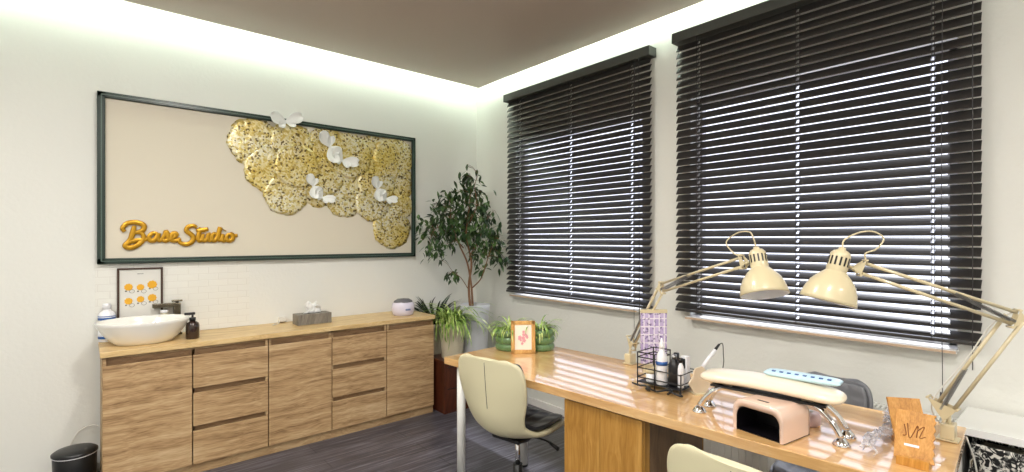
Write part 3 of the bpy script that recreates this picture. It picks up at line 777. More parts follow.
# ------------------------------------------------------------ desk
dk = thing('desk', 'long honey coloured desk with white tube legs in front of the windows', 'desk', (-1.365, -1.522, 0), A43)
MB().box((0, -2.28, .71), (.70, 0, .75), bev=.0025).ob('desktop', M_desk, dk)
for lx, ly in ((.05, -.10), (.5, -.18), (.06, -2.2), (.62, -2.2)):
    MB().cyl((lx, ly, 0.008), (lx, ly, .71), .025, n=24).ob('leg', M_whitemetal, dk)
    MB().cyl((lx, ly, 0), (lx, ly, .012), .028, n=20).ob('leg_foot', M_black, dk)
MB().box((.49, -2.2, .64), (.51, -.12, .70)).ob('apron', M_whitemetal, dk)
pd = thing('desk_pedestal', 'golden oak pedestal cabinet standing under the desk between the cream chairs', 'cabinet', D(.02, -.905, 0), A43)
MB().box((.018, -.415, .03), (.58, 0, .708), bev=.002).ob('carcass', M_ped, pd)
MB().box((0, -.413, .05), (.017, -.205, .70), bev=.0015).ob('door', M_ped, pd)
MB().box((0, -.2025, .05), (.017, -.002, .70), bev=.0015).ob('door', M_ped, pd)
MB().box((.03, -.405, 0), (.57, -.01, .03)).ob('plinth', M_ped, pd)
MB().box((.06, -.4165, .04), (.56, -.4152, .69)).ob('shaded_side', wood('shaded_side_brown', rgb(104, 82, 58), rgb(126, 100, 74), rgb(140, 114, 86), 'z', rough=.5), pd)  # thin sheet putting the side's shade into a darker brown than the lit front

# little flower picture
fp = thing('photo_frame', 'small golden wooden picture frame with pink flowers standing on the desk', 'picture frame', D(.40, -.272), A43 - math.radians(42))
Mt = Matrix.Rotation(math.radians(-7), 4, 'X')
f = MB()
for (x0, x1, z0, z1) in ((-.075, -.052, 0, .2), (.052, .075, 0, .2), (-.075, .075, 0, .024), (-.075, .075, .176, .2)): f.box((x0, -.009, z0), (x1, .009, z1), Mt, bev=.002)
f.ob('frame', M_lightwood, fp)
MB().box((-.056, -.004, .02), (.056, .004, .18), Mt).ob('mount', mat('cream_mount', rgb(240, 232, 214), rough=.5), fp)
random.seed(3); g = MB()
for k in range(13):
    a = random.uniform(0, 2 * PI); r = random.uniform(0, .03); x, z = r * math.cos(a), .095 + r * 1.25 * math.sin(a); q = random.uniform(.006, .011)
    g.prism([(x + q * (1 + .25 * math.cos(5 * t)) * math.cos(t), z + q * (1 + .25 * math.cos(5 * t)) * math.sin(t)) for t in [2 * PI * j / 20 for j in range(20)]], -.0055 - k * .0001, -.004, 'xz', Mt)
g.ob('flower_print', mat('pink_flower_print', rgb(226, 160, 168), rough=.6), fp)
MB().box((-.02, -.002, 0), (.02, .002, .14), Matrix.Translation((0, .048, .001)) @ Matrix.Rotation(math.radians(8), 4, 'X')).ob('easel_back', M_lightwood, fp)

# ------------------------------------------------------------ chairs
def interp(tab, t):
    n = len(tab) - 1; x = min(max(t, 0), 1) * n; i = min(int(x), n - 1); f = x - i
    p0 = tab[max(i - 1, 0)]; p1 = tab[i]; p2 = tab[i + 1]; p3 = tab[min(i + 2, n)]
    def c(a, b_, c_, d): return .5 * (2 * b_ + (c_ - a) * f + (2 * a - 5 * b_ + 4 * c_ - d) * f * f + (3 * b_ - a - 3 * c_ + d) * f ** 3)
    return tuple(c(*q) for q in zip(p0, p1, p2, p3))
# side profile: forward x, z, half width, cup
PROF = [(.235, .418, .13, .0), (.20, .435, .19, .01), (.10, .432, .215, .022), (-.02, .428, .222, .03), (-.12, .436, .212, .045), (-.195, .475, .188, .055),
        (-.228, .55, .198, .05), (-.242, .64, .226, .045), (-.252, .73, .240, .035), (-.258, .80, .232, .028), (-.262, .842, .20, .02), (-.264, .856, .13, .015)]
def shell_pt(u, v, inset=0.0, lift=0.0):
    x, z, hw, cup = interp(PROF, u); x2, z2, _, _ = interp(PROF, min(1, u + .02)); x1, z1, _, _ = interp(PROF, max(0, u - .02))
    t = Vector((x2 - x1, 0, z2 - z1)).normalized(); nrm = Vector((t.z, 0, -t.x))
    if nrm.z < 0 and nrm.x < 0: nrm = -nrm
    # inner normal points up on the seat and forward on the back
    if u < .45 and nrm.z < 0: nrm = -nrm
    if u >= .45 and nrm.x < 0: nrm = -nrm
    s = (v - .5) * 2; h = max(hw * .93 - inset, .01)
    return Vector((x, s * h, z)) + nrm * (cup * s * s + lift)
def make_chair(label, seatmat, shellmat, loc, rz, gr=None):
    t = thing('salon_chair', label, 'chair', loc, rz, gr)
    MB().grid(lambda u, v: shell_pt(u, v), 44, 20).ob('seat_shell', shellmat, t, recalc=True, thick=.026, sub=1)
    q = MB(); q.grid(lambda u, v: shell_pt(.03 + u * .86, v, .026, .022 + .006 * abs(math.sin(u * PI * 9)) * abs(math.sin(v * PI * 4)) ** .5), 60, 28)
    q.ob('padded_cushion', seatmat, t, thick=.018, sub=0)
    # a seam up the back
    sm = MB().tube([shell_pt(.6 + .3 * k / 10, .5, 0, -.0135) for k in range(11)], .0015, 5); sm.ob('back_seam', M_cord, t)
    MB().cyl((0, 0, .375), (0, 0, .415), .07, .10).box((-.11, -.09, .395), (.11, .09, .412), bev=.004).ob('seat_plate', M_black, t)
    MB().cyl((0, 0, .22), (0, 0, .38), .014, n=16).ob('gas_piston', M_chrome, t)
    MB().cyl((0, 0, .09), (0, 0, .24), .025, n=20).ob('gas_column', M_black, t)
    MB().tube(spline([(.03, -.03, .39), (.05, -.14, .385), (.055, -.19, .37)]), .005, 8).tube([(.055, -.17, .378), (.058, -.225, .355)], [.008, .011], 10).ob('height_lever', M_black, t)
    MB().lathe([(0, .07), (.045, .07), (.05, .08), (.035, .11), (0, .11)], 24).ob('base_hub', M_chrome, t)
    for k in range(5):
        a = 2 * PI * k / 5 + .3; c, s = math.cos(a), math.sin(a)
        MB().tube([(.03 * c, .03 * s, .095), (.16 * c, .16 * s, .085), (.27 * c, .27 * s, .068)], [.02, .016, .011], 10).ob('base_arm', M_chrome, t)
        cs = MB(); side = Vector((-s, c, 0)); p = Vector((.27 * c, .27 * s, .025))
        for sg in (-1, 1): cs.cyl(p + side * (.006 * sg), p + side * (.02 * sg), .025, n=18)
        cs.cyl(p + Vector((0, 0, .02)), p + Vector((0, 0, .045)), .007, n=10); cs.ob('castor', M_black, t)
    return t
make_chair('cream swivel chair with black quilted seat at the far end of the desk', M_quilt, M_shell, (-1.215, -2.02, 0), math.radians(11))
make_chair('cream swivel chair nearest the camera, its back rising below the desk edge', M_quilt, M_shell, (-1.425, -3.435, 0), math.radians(-1))
gch = make_chair('grey padded chair behind the desk against the window wall', M_grey_leather, M_grey_leather, (-.50, -3.24, 0), math.radians(178)); gch.scale = (.88, .72, .93)

# ------------------------------------------------------------ radiator
rd = thing('radiator', 'white panel radiator with a slotted top grille under the wide window', 'radiator', (-.07, -3.0, .1))
b = MB()
for x in (-.045, .035): b.box((x, -.66, 0), (x + .012, .5, .54), bev=.003)
for k in range(28): b.box((-.05, -.64 + k * .0405, .02), (-.0455, -.62 + k * .0405, .52), bev=.001)
b.ob('radiator_panel', M_whitemetal, rd)
g = MB()
for x in (-.05, .045): g.box((x, -.665, .535), (x + .006, .505, .548))
for k in range(58): g.box((-.046, -.66 + k * .0203, .538), (.048, -.652 + k * .0203, .546))
g.ob('top_grille', M_whitemetal, rd)
MB().box((.03, -.5, .1), (.068, -.46, .3)).box((.03, .3, .1), (.068, .34, .3)).ob('wall_bracket', M_whitemetal, rd)

# ------------------------------------------------------------ white shelf unit with basket
sh = thing('shelf_unit', 'low white open shelf unit against the window wall beyond the desk end', 'shelf', (-.18, -4.42, 0))
MB().box((-.178, -.74, .68), (.165, .735, .71), bev=.002).ob('shelf_top', M_white, sh)
MB().box((-.165, .71, 0), (.165, .73, .68)).ob('side_panel', M_white, sh); MB().box((-.165, -.735, 0), (.165, -.715, .68)).ob('side_panel', M_white, sh)
MB().box((-.165, -.01, .05), (.165, .01, .68)).ob('divider', M_white, sh)
MB().box((-.165, -.715, .03), (.165, .71, .05)).ob('bottom_shelf', M_white, sh); MB().box((.15, -.715, .05), (.165, .71, .68)).ob('back_panel', M_white, sh)
bk = thing('wicker_basket', 'whitish wicker basket with a black floral liner inside the white shelf', 'basket', (-.19, -4.03, .05))
k_ = MB(); k_.box((-.15, -.30, 0), (.13, .30, .54), bev=.02); k_.ob('basket_body', M_wicker, bk)
def liner_fn(u, v):
    a = u * 2 * PI; sx = .158 + .004 * math.sin(a * 14 + v * 4); sy = .308 + .004 * math.sin(a * 17)
    cx = math.copysign(abs(math.cos(a)) ** .22, math.cos(a)); cy = math.copysign(abs(math.sin(a)) ** .22, math.sin(a))
    hem = .06 + .03 * math.sin(a * 5)
    z = .60 - (.10 + hem * .8) * v; return (-.01 + sx * cx * (.93 + .07 * v), sy * cy * (.95 + .04 * v), z)
MB().grid(liner_fn, 120, 8).ob('fabric_liner', M_liner, bk, thick=.003)

# ------------------------------------------------------------ desk lamps
def desk_lamp(label, clamp, low, elbow, brk, head, axis, dome_r, loop):
    base = Vector(clamp); t = thing('desk_lamp', label, 'lamp', clamp)
    V = lambda p: Vector(p) - base
    lo_, el, br, hd = V(low), V(elbow), V(brk), V(head)
    c = MB()
    c.box((-.03, -.03, .002), (.03, .03, .008), bev=.001).box((-.028, -.02, .008), (.028, .02, .06), bev=.004)
    c.box((-.0, -.02, -.075), (.0, .02, -.07)) if False else None
    c.ob('clamp', M_cream, t)
    c = MB().cyl((0, 0, .05), (0, 0, .085), .008, n=12)
    # triangular joint plate at foot of lower arm
    d1 = (el - lo_).normalized(); side = d1.cross(Vector((0, 0, 1))).normalized(); up = side.cross(d1).normalized()
    hz = Vector((d1.x, d1.y, 0)).normalized()
    def plate(o, a, b, cc, w_=.012, nm='joint_plate'):
        m = MB()
        for sg in (-1, 1):
            o_ = side * (w_ * sg); P = [o + a + o_, o + b + o_, o + cc + o_]
            vs = [m.bm.verts.new(p + side * .001) for p in P]; ws = [m.bm.verts.new(p - side * .001) for p in P]
            m.bm.faces.new(vs); m.bm.faces.new(ws[::-1])
            for k in range(3): m.bm.faces.new((vs[k], vs[(k + 1) % 3], ws[(k + 1) % 3], ws[k]))
        for q in (a, b, cc): m.tube([o + q - side * (w_ + .004), o + q + side * (w_ + .004)], .004, 8)
        return m
    pl = plate(lo_, hz * -.045 + Vector((0, 0, .038)), hz * .035 + Vector((0, 0, .012)), Vector((0, 0, -.035)), .016)
    pl.merge(c.bm); pl.ob('foot_joint', M_cream, t)
    # lower arm: two parallel bars
    off = up * .022
    a = MB()
    for sg in (-1, 1): a.tube([lo_ + off * sg * 1.0 + Vector((0, 0, .01)), el + off * sg], .006, 6, flat=1)
    a.ob('lower_arm', M_cream, t)
    s_ = MB(); n = 60
    for sg in (-1, 1):
        A_ = lo_ + off * .4 + side * (.014 * sg); B_ = lo_ + (el - lo_) * .42 + off + side * (.014 * sg); pts = []
        dd = (B_ - A_).normalized(); x_ = dd.orthogonal().normalized(); y_ = dd.cross(x_)
        for i in range(n * 4): 
            ph = 2 * PI * i / 5; pts.append(A_ + (B_ - A_) * (i / (n * 4 - 1)) + (x_ * math.cos(ph) + y_ * math.sin(ph)) * .0045)
        s_.tube(pts, .0011, 4)
    s_.ob('spring', M_steel, t)
    d2 = (br - el).normalized(); side2 = d2.cross(Vector((0, 0, 1))).normalized(); up2 = side2.cross(d2).normalized(); off2 = up2 * .02
    side = side2
    plate(el, up2 * .028, up2 * -.03, d2 * -.03 + up2 * -.0, .012).ob('elbow_joint', M_cream, t)
    a = MB()
    for sg in (-1, 1): a.tube([el + off2 * sg, br + off2 * sg * .9], .0058, 6)
    a.ob('upper_arm', M_cream, t)
    s_ = MB()
    for sg in (-1, 1):
        A_ = el + side2 * (.013 * sg) - off2 * .5; B_ = el + (br - el) * .4 + off2 * .8 + side2 * (.013 * sg); pts = []
        dd = (B_ - A_).normalized(); x_ = dd.orthogonal().normalized(); y_ = dd.cross(x_)
        for i in range(n * 4):
            ph = 2 * PI * i / 5; pts.append(A_ + (B_ - A_) * (i / (n * 4 - 1)) + (x_ * math.cos(ph) + y_ * math.sin(ph)) * .0042)
        s_.tube(pts, .001, 4)
    s_.ob('arm_spring', M_steel, t)
    ax = Vector(axis).normalized()
    q = Vector((0, 0, 1)).rotation_difference(ax).to_matrix().to_4x4(); Mh = Matrix.Translation(hd) @ q
    neck = hd + ax * .03
    hp = plate(br, up2 * .028, up2 * -.026, d2 * .03 - up2 * .012, .013)
    hp.tube([br + d2 * .02 - up2 * .01, neck], .006, 8); hp.ob('head_joint', M_cream, t)
    R = dome_r
    # dome, origin = rim plane + local offset so that neck base sits at hd
    out = [(.034, 0), (.040, -.006), (.058, -.018), (.078, -.038), (.091, -.062), (.098, -.085), (.1, -.096)]
    k = R / .1
    prof = [(r * (k if r > .05 else .9), z * k * 1.3) for r, z in out]; inn = [(r - .002, z - .001) for r, z in prof[::-1]]
    MB().lathe(prof + inn, 48, Mh).ob('shade', M_cream, t)
    MB().lathe([(r - .0025, z - .0012) for r, z in prof], 48, Mh).ob('shade_lining', M_lampin, t, recalc=False)
    MB().lathe([(0, -.055 * k), (.018, -.05 * k), (.028, -.03 * k), (.02, -.005), (.014, 0.0), (0, 0)], 24, Mh).ob('bulb', M_plasticw, t)
    cp = MB().lathe([(.031, -.002), (.032, .01), (.0315, .052), (.029, .062), (.022, .070), (.012, .074), (.010, .082), (0, .083)], 36, Mh)
    cp.ob('socket_cap', M_cream, t)
    sl = MB()
    for i in range(14):
        an = 2 * PI * i / 14; M2 = Mh @ Matrix.Rotation(an, 4, 'Z')
        sl.box((.0305, -.0028, .018), (.0328, .0028, .048), M2)
    sl.ob('vent_slots', M_dark, t)
    top = hd + ax * .08
    pts = [top] + [V(p) for p in loop] + [br + up2 * .03]
    MB().tube(spline(pts, 8), .0028, 8).ob('cord', M_cream, t)
    # cable down the lower arm
    cc = [el + up2 * .03, el + up * .035 + d1 * -.05, lo_ + (el - lo_) * .5 + up * .034, lo_ + up * .04, Vector((.02, .0, .02)) + up * .02]
    MB().tube(spline(cc, 6), .0022, 6).ob('arm_cable', M_cordw, t)
    return t
desk_lamp('cream articulated desk lamp on the left, its arm rising between the two windows', (-.655, -2.345, .75), (-.648, -2.357, .862), (-.805, -2.647, 1.212), (-1.001, -3.137, 1.362),
          (-1.045, -3.225, 1.345), (.22, .27, 1.0), .085, [(-1.04, -3.20, 1.455), (-1.01, -3.17, 1.482), (-.985, -3.11, 1.478), (-.975, -3.06, 1.44), (-.99, -3.10, 1.395)])
desk_lamp('cream articulated desk lamp on the right, clamped at the near end of the desk', (-.70, -3.722, .75), (-.724, -3.716, .857), (-.739, -3.888, 1.2), (-.991, -3.541, 1.355),
          (-1.052, -3.482, 1.345), (.19, -.19, 1.0), .086, [(-1.03, -3.50, 1.45), (-.985, -3.53, 1.475), (-.955, -3.565, 1.478), (-.94, -3.59, 1.455), (-.96, -3.575, 1.42), (-.985, -3.55, 1.405)])

# ------------------------------------------------------------ things on the desk
# wire rack
rk = thing('wire_rack', 'black two tier wire rack holding bottles on the desk', 'rack', D(.375, -1.24), A43)
b = MB(); x0, x1, y0, y1 = -.075, .075, -.11, .11
for (x, y, h) in ((x0, y1, .165), (x1, y1, .165), (x0, .02, .165), (x1, .02, .165), (x0, y0, .095), (x1, y0, .095)): b.tube([(x, y, 0), (x, y, h)], .003, 6)
def rect(z, ya, yb): 
    b.tube([(x0, ya, z), (x1, ya, z), (x1, yb, z), (x0, yb, z)], .0028, 6, closed=True)
for z in (.022, .045, .09): rect(z, y0, y1)
for z in (.14, .163): rect(z, .02, y1)
b.ob('wire_frame', M_blackmatte, rk)
MB().box((x0, y0, .02), (x1, y1, .024)).ob('lower_tray', M_blackmatte, rk)
MB().box((x0, .022, .136), (x1, y1, .139)).ob('upper_tray', M_blackmatte, rk) if False else None
def rp(x, y, z=.7745): 
    p = D(.375 + x, -1.24 + y); return (p[0], p[1], z)
def bottle(name, label, cat, loc, R, Hh, m, capm, caph, capR, neck=.5, band=None, nozzle=False):
    t = thing(name, label, cat, loc, 0)
    MB().lathe([(0, 0), (R * .92, 0), (R, .004), (R, Hh * .72), (R * .85, Hh * .85), (R * neck, Hh * .95), (R * neck, Hh), (0, Hh)], 28).ob('bottle', m, t)
    if nozzle: MB().lathe([(0, Hh), (capR, Hh), (capR * .8, Hh + caph * .4), (capR * .3, Hh + caph), (0, Hh + caph)], 20).ob('nozzle', capm, t)
    else: MB().lathe([(0, Hh), (capR, Hh), (capR, Hh + caph), (0, Hh + caph)], 20).ob('cap', capm, t)
    if band: MB().lathe([(R + .0003, Hh * band[0]), (R + .001, Hh * band[0]), (R + .001, Hh * band[1]), (R + .0003, Hh * band[1])], 28).ob('label_band', M_blue, t)
    return t
bottle('spray_bottle', 'tall white bottle with a blue label and pointed nozzle in the wire rack', 'bottle', rp(-.045, .0), .026, .165, M_plasticw, M_plasticw, .05, .012, .45, (.55, .66), True)
bottle('bottle', 'dark grey bottle beside the white one in the wire rack', 'bottle', rp(-.03, -.055), .027, .125, M_black, M_steel, .02, .012, .5)
bottle('bottle', 'small clear grey bottle with a dark cap in the wire rack', 'bottle', rp(.03, -.035), .019, .10, M_smoke, M_black, .04, .013, .6)
bottle('bottle', 'white slim bottle with black cap at the right end of the wire rack', 'bottle', rp(-.035, -.09), .014, .115, M_plasticw, M_black, .02, .01, .5)
bx = thing('cosmetics_box', 'white box with black mark standing at the back of the wire rack', 'box', rp(.02, -.085), A43)
MB().box((-.016, -.016, 0), (.016, .016, .135), bev=.001).ob('carton', M_plasticw, bx); MB().box((-.0175, -.007, .08), (-.0162, .007, .125)).ob('black_mark', M_black, bx)
random.seed(12); tl = thing('cable_tangle', 'tangle of black cable lying in front of the wire rack', 'cable', D(.265, -1.27), A43)
pts = [(random.uniform(-.022, .022), -.1 + i * .015 + random.uniform(-.025, .025), .006 + random.uniform(0, .022)) for i in range(16)]
MB().tube(spline(pts, 5), .0045, 6).ob('loops', M_black, tl)
for k, (x, y, lab) in enumerate(((-.04, .06, 'small cream jar on the left side of the wire rack'), (.03, .07, 'small cream jar at the back left of the wire rack'))):
    t = thing('cosmetic_jar', lab, 'jar', rp(x, y), 0)
    MB().lathe([(0, 0), (.02, 0), (.022, .003), (.022, .04), (0, .04)], 24).ob('jar_body', M_plasticw, t); MB().lathe([(0, .04), (.0225, .04), (.0225, .056), (0, .056)], 24).ob('jar_lid', M_cream, t)

# lilac display
ds = thing('colour_chart', 'upright lilac colour chart standing behind the wire rack', 'chart', D(.53, -1.085), A43 - math.radians(46))
MB().box((-.066, -.012, .06), (.066, .012, .325), bev=.002).ob('chart_board', M_swatch, ds)
MB().box((-.068, -.014, .322), (.068, .014, .34), bev=.002).ob('top_edge', M_cream, ds)
MB().box((-.05, -.03, 0), (.05, .03, .062), bev=.003).ob('stand_block', M_cream, ds)

# nail drill in its stand
st = thing('drill_stand', 'beige angular plate stand beside the arm rest cushion', 'stand', D(.385, -1.395), A43 - math.radians(30))
MB().prism([(-.02, 0), (.03, 0), (.058, .035), (.052, .09), (.015, .125), (-.02, .118), (-.028, .105), (-.03, .085), (-.055, .05)], -.004, .004, 'xz', bev=.001).ob('plate', mat('beige_plastic', rgb(222, 206, 182), rough=.4), st)
MB().box((-.03, -.02, 0), (.03, .035, .006), bev=.001).ob('foot', M_cream, st)
dr = thing('nail_drill', 'slim white pen drill with black tip and cable rising from the beige stand', 'nail drill', D(.405, -1.40, .75), A43 - math.radians(30))
p0, p1_ = Vector((-.0, .012, .105)), Vector((.085, .02, .19))
MB().tube([p0, p0.lerp(p1_, .5), p1_], [.008, .0095, .007], 12).ob('handpiece', M_plasticw, dr)
MB().tube([p1_, p1_ + (p1_ - p0) * .28], [.007, .005], 10).ob('black_tip', M_black, dr)
e = p1_ + (p1_ - p0) * .28
MB().tube(spline([e, e + Vector((.018, 0, -.0)), e + Vector((.022, .0, -.05)), e + Vector((.03, .01, -.1)), e + Vector((.02, .03, -.212))]), .0022, 6).ob('cable', M_black, dr)

# arm rest
ar = thing('arm_rest', 'cream padded arm rest cushion on chrome legs across the desk', 'arm rest', D(.215, -1.745), A43 + math.radians(2))
pb = MB()
def cush(u, v):
    a = v * 2 * PI; u = .5 - .5 * math.cos(PI * u); y = (u - .5) * .50; e_ = 1 - abs(2 * u - 1) ** 9; e_ = max(e_, 0) ** .5
    arch = .012 * math.cos((u - .5) * PI)
    cx = math.copysign(abs(math.cos(a)) ** .75, math.cos(a)); cz = math.copysign(abs(math.sin(a)) ** .8, math.sin(a))
    return (.078 * cx * e_ ** .7, y,   .146 + arch + .024 * cz * e_)
pb.grid(cush, 40, 28); pb.ob('cushion', M_peach, ar)
MB().box((-.055, -.2, .116), (.055, .2, .124), bev=.002).ob('base_plate', M_black, ar)
for sy in (-1, 1):
    for sx in (-1, 1):
        l = MB(); l.tube(spline([(sx * .03, sy * .12, .118), (sx * .036, sy * .17, .11), (sx * .044, sy * .215, .072), (sx * .05, sy * .245, .025)]), .0105, 12)
        l.ob('leg', M_chrome, ar)
        MB().lathe([(0, 0), (.027, 0), (.028, .004), (.022, .013), (.011, .026), (0, .027)], 28, Matrix.Translation((sx * .05, sy * .245, 0))).ob('foot', M_chrome, ar)
pk = thing('wipes_pack', 'pale blue and white flat pack with dark blue marks lying on the arm rest', 'pack', (D(.255, -1.85)[0], D(.255, -1.85)[1], .75 + .1795), A43 + math.radians(2))
def pack(u, v):
    a = v * 2 * PI; y = (u - .5) * .25; e_ = (1 - abs(2 * u - 1) ** 6) ** .5 if 0 < u < 1 else .0
    return (.038 * math.copysign(abs(math.cos(a)) ** .5, math.cos(a)) * (.85 + .15 * e_), y, .012 + .012 * math.sin(a) * (.25 + .75 * e_))
MB().grid(pack, 24, 20).ob('pouch', M_ltblue, pk)
g = MB()
for k in range(8): g.box((-.03, -.098 + k * .026, .0215), (-.018, -.086 + k * .026, .0245))
g.ob('blue_marks', M_blue, pk)

# uv lamp
uv = thing('nail_lamp', 'blush pink nail curing lamp with a dark opening under the arm rest', 'nail lamp', D(.05, -1.76), math.radians(-7.7))
Wd, Hh = .094, .118
arch = [(-Wd, .004), (-Wd, .075)] + [(-Wd + .035 - .035 * math.cos(a), .075 + (Hh - .075) * math.sin(a)) for a in [PI / 2 * k / 8 for k in range(1, 9)]] + \
       [(Wd - .035 + .035 * math.sin(a), .075 + (Hh - .075) * math.cos(a)) for a in [PI / 2 * k / 8 for k in range(0, 9)]] + [(Wd, .004)]
inner = [(-Wd + .012, .0), (-Wd + .012, .055)] + [(-Wd + .012 + .03 - .03 * math.cos(a), .055 + .038 * math.sin(a)) for a in [PI / 2 * k / 6 for k in range(1, 7)]] + \
        [(Wd - .014 - .03 + .03 * math.sin(a), .055 + .038 * math.cos(a)) for a in [PI / 2 * k / 6 for k in range(0, 7)]] + [(Wd - .014, .0)]
# shell: local x = depth (front at 0), y = width
shb = MB(); n = len(arch)
def ring(poly, x): return [shb.bm.verts.new((x, -p[0], p[1])) for p in poly]
# resample inner to arch count
def resample(poly, n):
    d = [0]
    for a, b2 in zip(poly, poly[1:]): d.append(d[-1] + math.dist(a, b2))
    out = []
    for i in range(n):
        t = d[-1] * i / (n - 1); k = max(j for j in range(len(d)) if d[j] <= t + 1e-9); k = min(k, len(poly) - 2)
        f = (t - d[k]) / (d[k + 1] - d[k]); out.append((poly[k][0] + (poly[k + 1][0] - poly[k][0]) * f, poly[k][1] + (poly[k + 1][1] - poly[k][1]) * f))
    return out
A_ = resample(arch, 48); I_ = resample(inner, 48)
shr = lambda P, s: [(p[0] * s, p[1] * (.5 + .5 * s)) for p in P]
rings = [ring(I_, .14), ring(I_, .004), ring(shr(A_, .975), 0), ring(A_, .006), ring(A_, .165), ring(shr(A_, .95), .185), ring(shr(A_, .3), .19)]
for a, b2 in zip(rings, rings[1:]):
    for k in range(47):
        f = shb.bm.faces.new((a[k], a[k + 1], b2[k + 1], b2[k])); f.smooth = True
shb.ob('housing', M_blush, uv, recalc=True)
db = MB(); f = [db.bm.verts.new((.1, -p[0] * .99, p[1])) for p in I_]; db.bm.faces.new(f)
fn_ = MB()
rr = [[fn_.bm.verts.new((x, -p[0] * .985, max(p[1] * .985, .001))) for p in I_] for x in (.006, .13)]
for k in range(47): fn_.bm.faces.new((rr[0][k], rr[0][k + 1], rr[1][k + 1], rr[1][k]))
fn_.bm.faces.new(rr[1]); db.bm.free(); fn_.ob('opening', M_dark, uv)
MB().box((.04, -.018, Hh - .0005), (.05, .022, Hh + .001)).ob('display_slot', M_dark, uv)
MB().box((.012, -.092, 0), (.18, .092, .003)).ob('base_plate', M_dark, uv)
hs = thing('small_device', 'small pinkish rounded device on the desk behind the nail lamp', 'device', D(.32, -1.86), A43)
MB().lathe([(0, 0), (.035, 0), (.042, .006), (.044, .03), (.036, .045), (0, .05)], 32, sx=1.1, sy=.8).ob('body', mat('dusty_pink', rgb(206, 178, 178), rough=.3), hs)
MB().lathe([(0, .049), (.01, .048), (.01, .053), (0, .054)], 16).ob('button', M_plasticw, hs)

# plastic film
random.seed(5); fm = thing('plastic_film', 'crumpled strip of clear sparkling plastic on the desk beside the bamboo stands', 'film', D(.385, -2.08), A43)
for k in range(1):
    def fn(u, v):
        random.seed(int(u * 60) * 31 + int(v * 8)); j = lambda s: random.uniform(-s, s)
        y = .03 * math.sin(u * 9) * .4 + (v - .5) * .035 + j(.009); x = (u - .5) * .56 + j(.004)
        return (x, y, .012 + abs(j(.016)) + .018 * abs(math.sin(u * 24 + v * 3)) + .012 * (1 - abs(2 * v - 1)))
    MB().grid(fn, 44, 6, smooth=False).ob('crumpled_film', M_film, fm, thick=.0006)

# bamboo stands
def bamboo(label, loc, rz, engraved):
    t = thing('bamboo_stand', label, 'card stand', loc, rz)
    Mt = Matrix.Translation((0, 0, .012)) @ Matrix.Rotation(math.radians(-26), 4, 'X')
    zz = [(-.05, 0), (.05, 0)]
    if engraved:
        for k in range(12): zz.append((.05 - (.005 if k % 2 else 0), .008 + k * .012))
    zz += [(.05, .15), (-.05, .15)]
    MB().prism(zz, -.004, .004, 'xz', Mt, bev=.0008).ob('board', M_bamboo, t)
    MB().box((-.04, -.03, 0), (-.012, .055, .02), bev=.002).box((.012, -.03, 0), (.04, .055, .02), bev=.002).box((-.04, -.032, 0), (.04, -.022, .028), bev=.002).ob('foot', M_bamboo, t)
    MB().box((-.006, .05, 0), (.006, .056, .095)).ob('brace', M_bamboo, t)
    if engraved:
        g = MB()
        for pts in ([(-.028, .105), (-.022, .075), (-.03, .07)], [(-.02, .11), (-.012, .065), (.006, .108), (.004, .07)], [(.004, .09), (.022, .108), (.012, .072), (.026, .078)]):
            g.tube(spline([Mt @ Vector((x, -.0045, z)) for x, z in pts], 5), .0012, 5)
        g.ob('engraved_mark', M_engrave, t)
        MB().box((-.025, -.0052, .04), (.012, -.0038, .047), Mt).ob('white_strip', M_plasticw, t)
    return t
bamboo('engraved bamboo card stand with a notched edge, in front at the desk end', D(.165, -2.185), A43 - math.radians(90), True)
bamboo('plain bamboo card stand behind the engraved one at the desk end', D(.33, -2.165), A43 - math.radians(58), False)

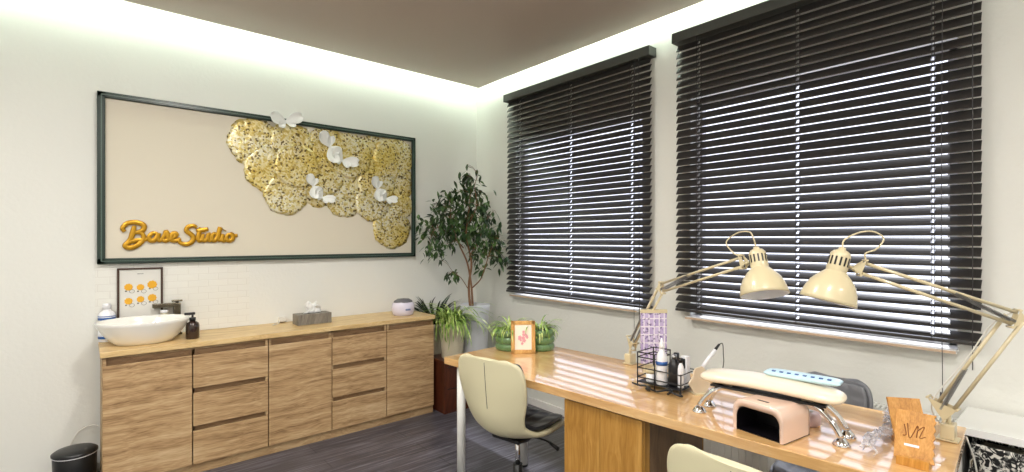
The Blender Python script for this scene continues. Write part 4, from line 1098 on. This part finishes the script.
# small adapter on lamp cord beyond the desk end
pa = thing('power_adapter', 'small beige adapter block with a cable near the desk end', 'adapter', (-.46, -3.84, 0), 0)
MB().box((-.035, -.035, 0), (.035, .035, .05), bev=.004).ob('block', M_cream, pa)
MB().tube(spline([(0, 0, .05), (.01, .05, .3), (-.03, .07, .6), (-.09, .09, .73)]), .003, 6).ob('cable', M_cordw, pa)
# loose cables under the desk
for i, (pts, lab) in enumerate(((([(-.2, -3.35, .5), (-.3, -3.2, .25), (-.5, -3.1, .02), (-.8, -3.3, .008)]), 'black cable hanging below the desk near the radiator, longer of two'),
                                (([(-.2, -3.05, .45), (-.28, -3.25, .3), (-.4, -3.5, .1), (-.5, -3.6, .008)]), 'black cable hanging below the desk near the radiator, shorter of two'))):
    tag(MB().tube(spline(pts, 6), .004, 6).ob('power_cable', M_black), lab, 'cable')

# ------------------------------------------------------------ pieces of parts go one level deeper
NEST = {'vent_slots': 'socket_cap', 'shade_lining': 'shade', 'bulb': 'shade', 'blue_marks': 'pouch', 'castor': 'base_arm', 'leg_foot': 'leg', 'foot': 'leg', 'height_lever': 'seat_plate',
        'back_seam': 'seat_shell', 'frame_bead': 'frame', 'yellow_circle': 'poster_sheet', 'ring_outline': 'poster_sheet', 'caption_line': 'poster_sheet', 'flower_print': 'mount',
        'label_band': 'bottle', 'blue_band': 'bottle', 'black_mark': 'carton', 'display_slot': 'housing', 'engraved_mark': 'board', 'white_strip': 'board', 'black_tip': 'handpiece',
        'control_panel': 'body', 'button': 'body', 'lamp_face': 'trim_ring', 'spring': 'lower_arm', 'arm_spring': 'upper_arm', 'panel_groove': 'stand_body', 'soil': 'pot'}
base = lambda o: o.name.split('.')[0]
for root in [o for o in COL.objects if o.type == 'EMPTY']:
    kids = sorted((c for c in root.children if c.type == 'MESH'), key=lambda c: c.name)
    hosts = {}
    for c in kids: hosts.setdefault(base(c), []).append(c)
    used = {}
    for c in kids:
        h = hosts.get(NEST.get(base(c), ''), [])
        if h:
            i = used.get(base(c), 0); used[base(c)] = i + 1
            c.parent = h[min(i, len(h) - 1)]
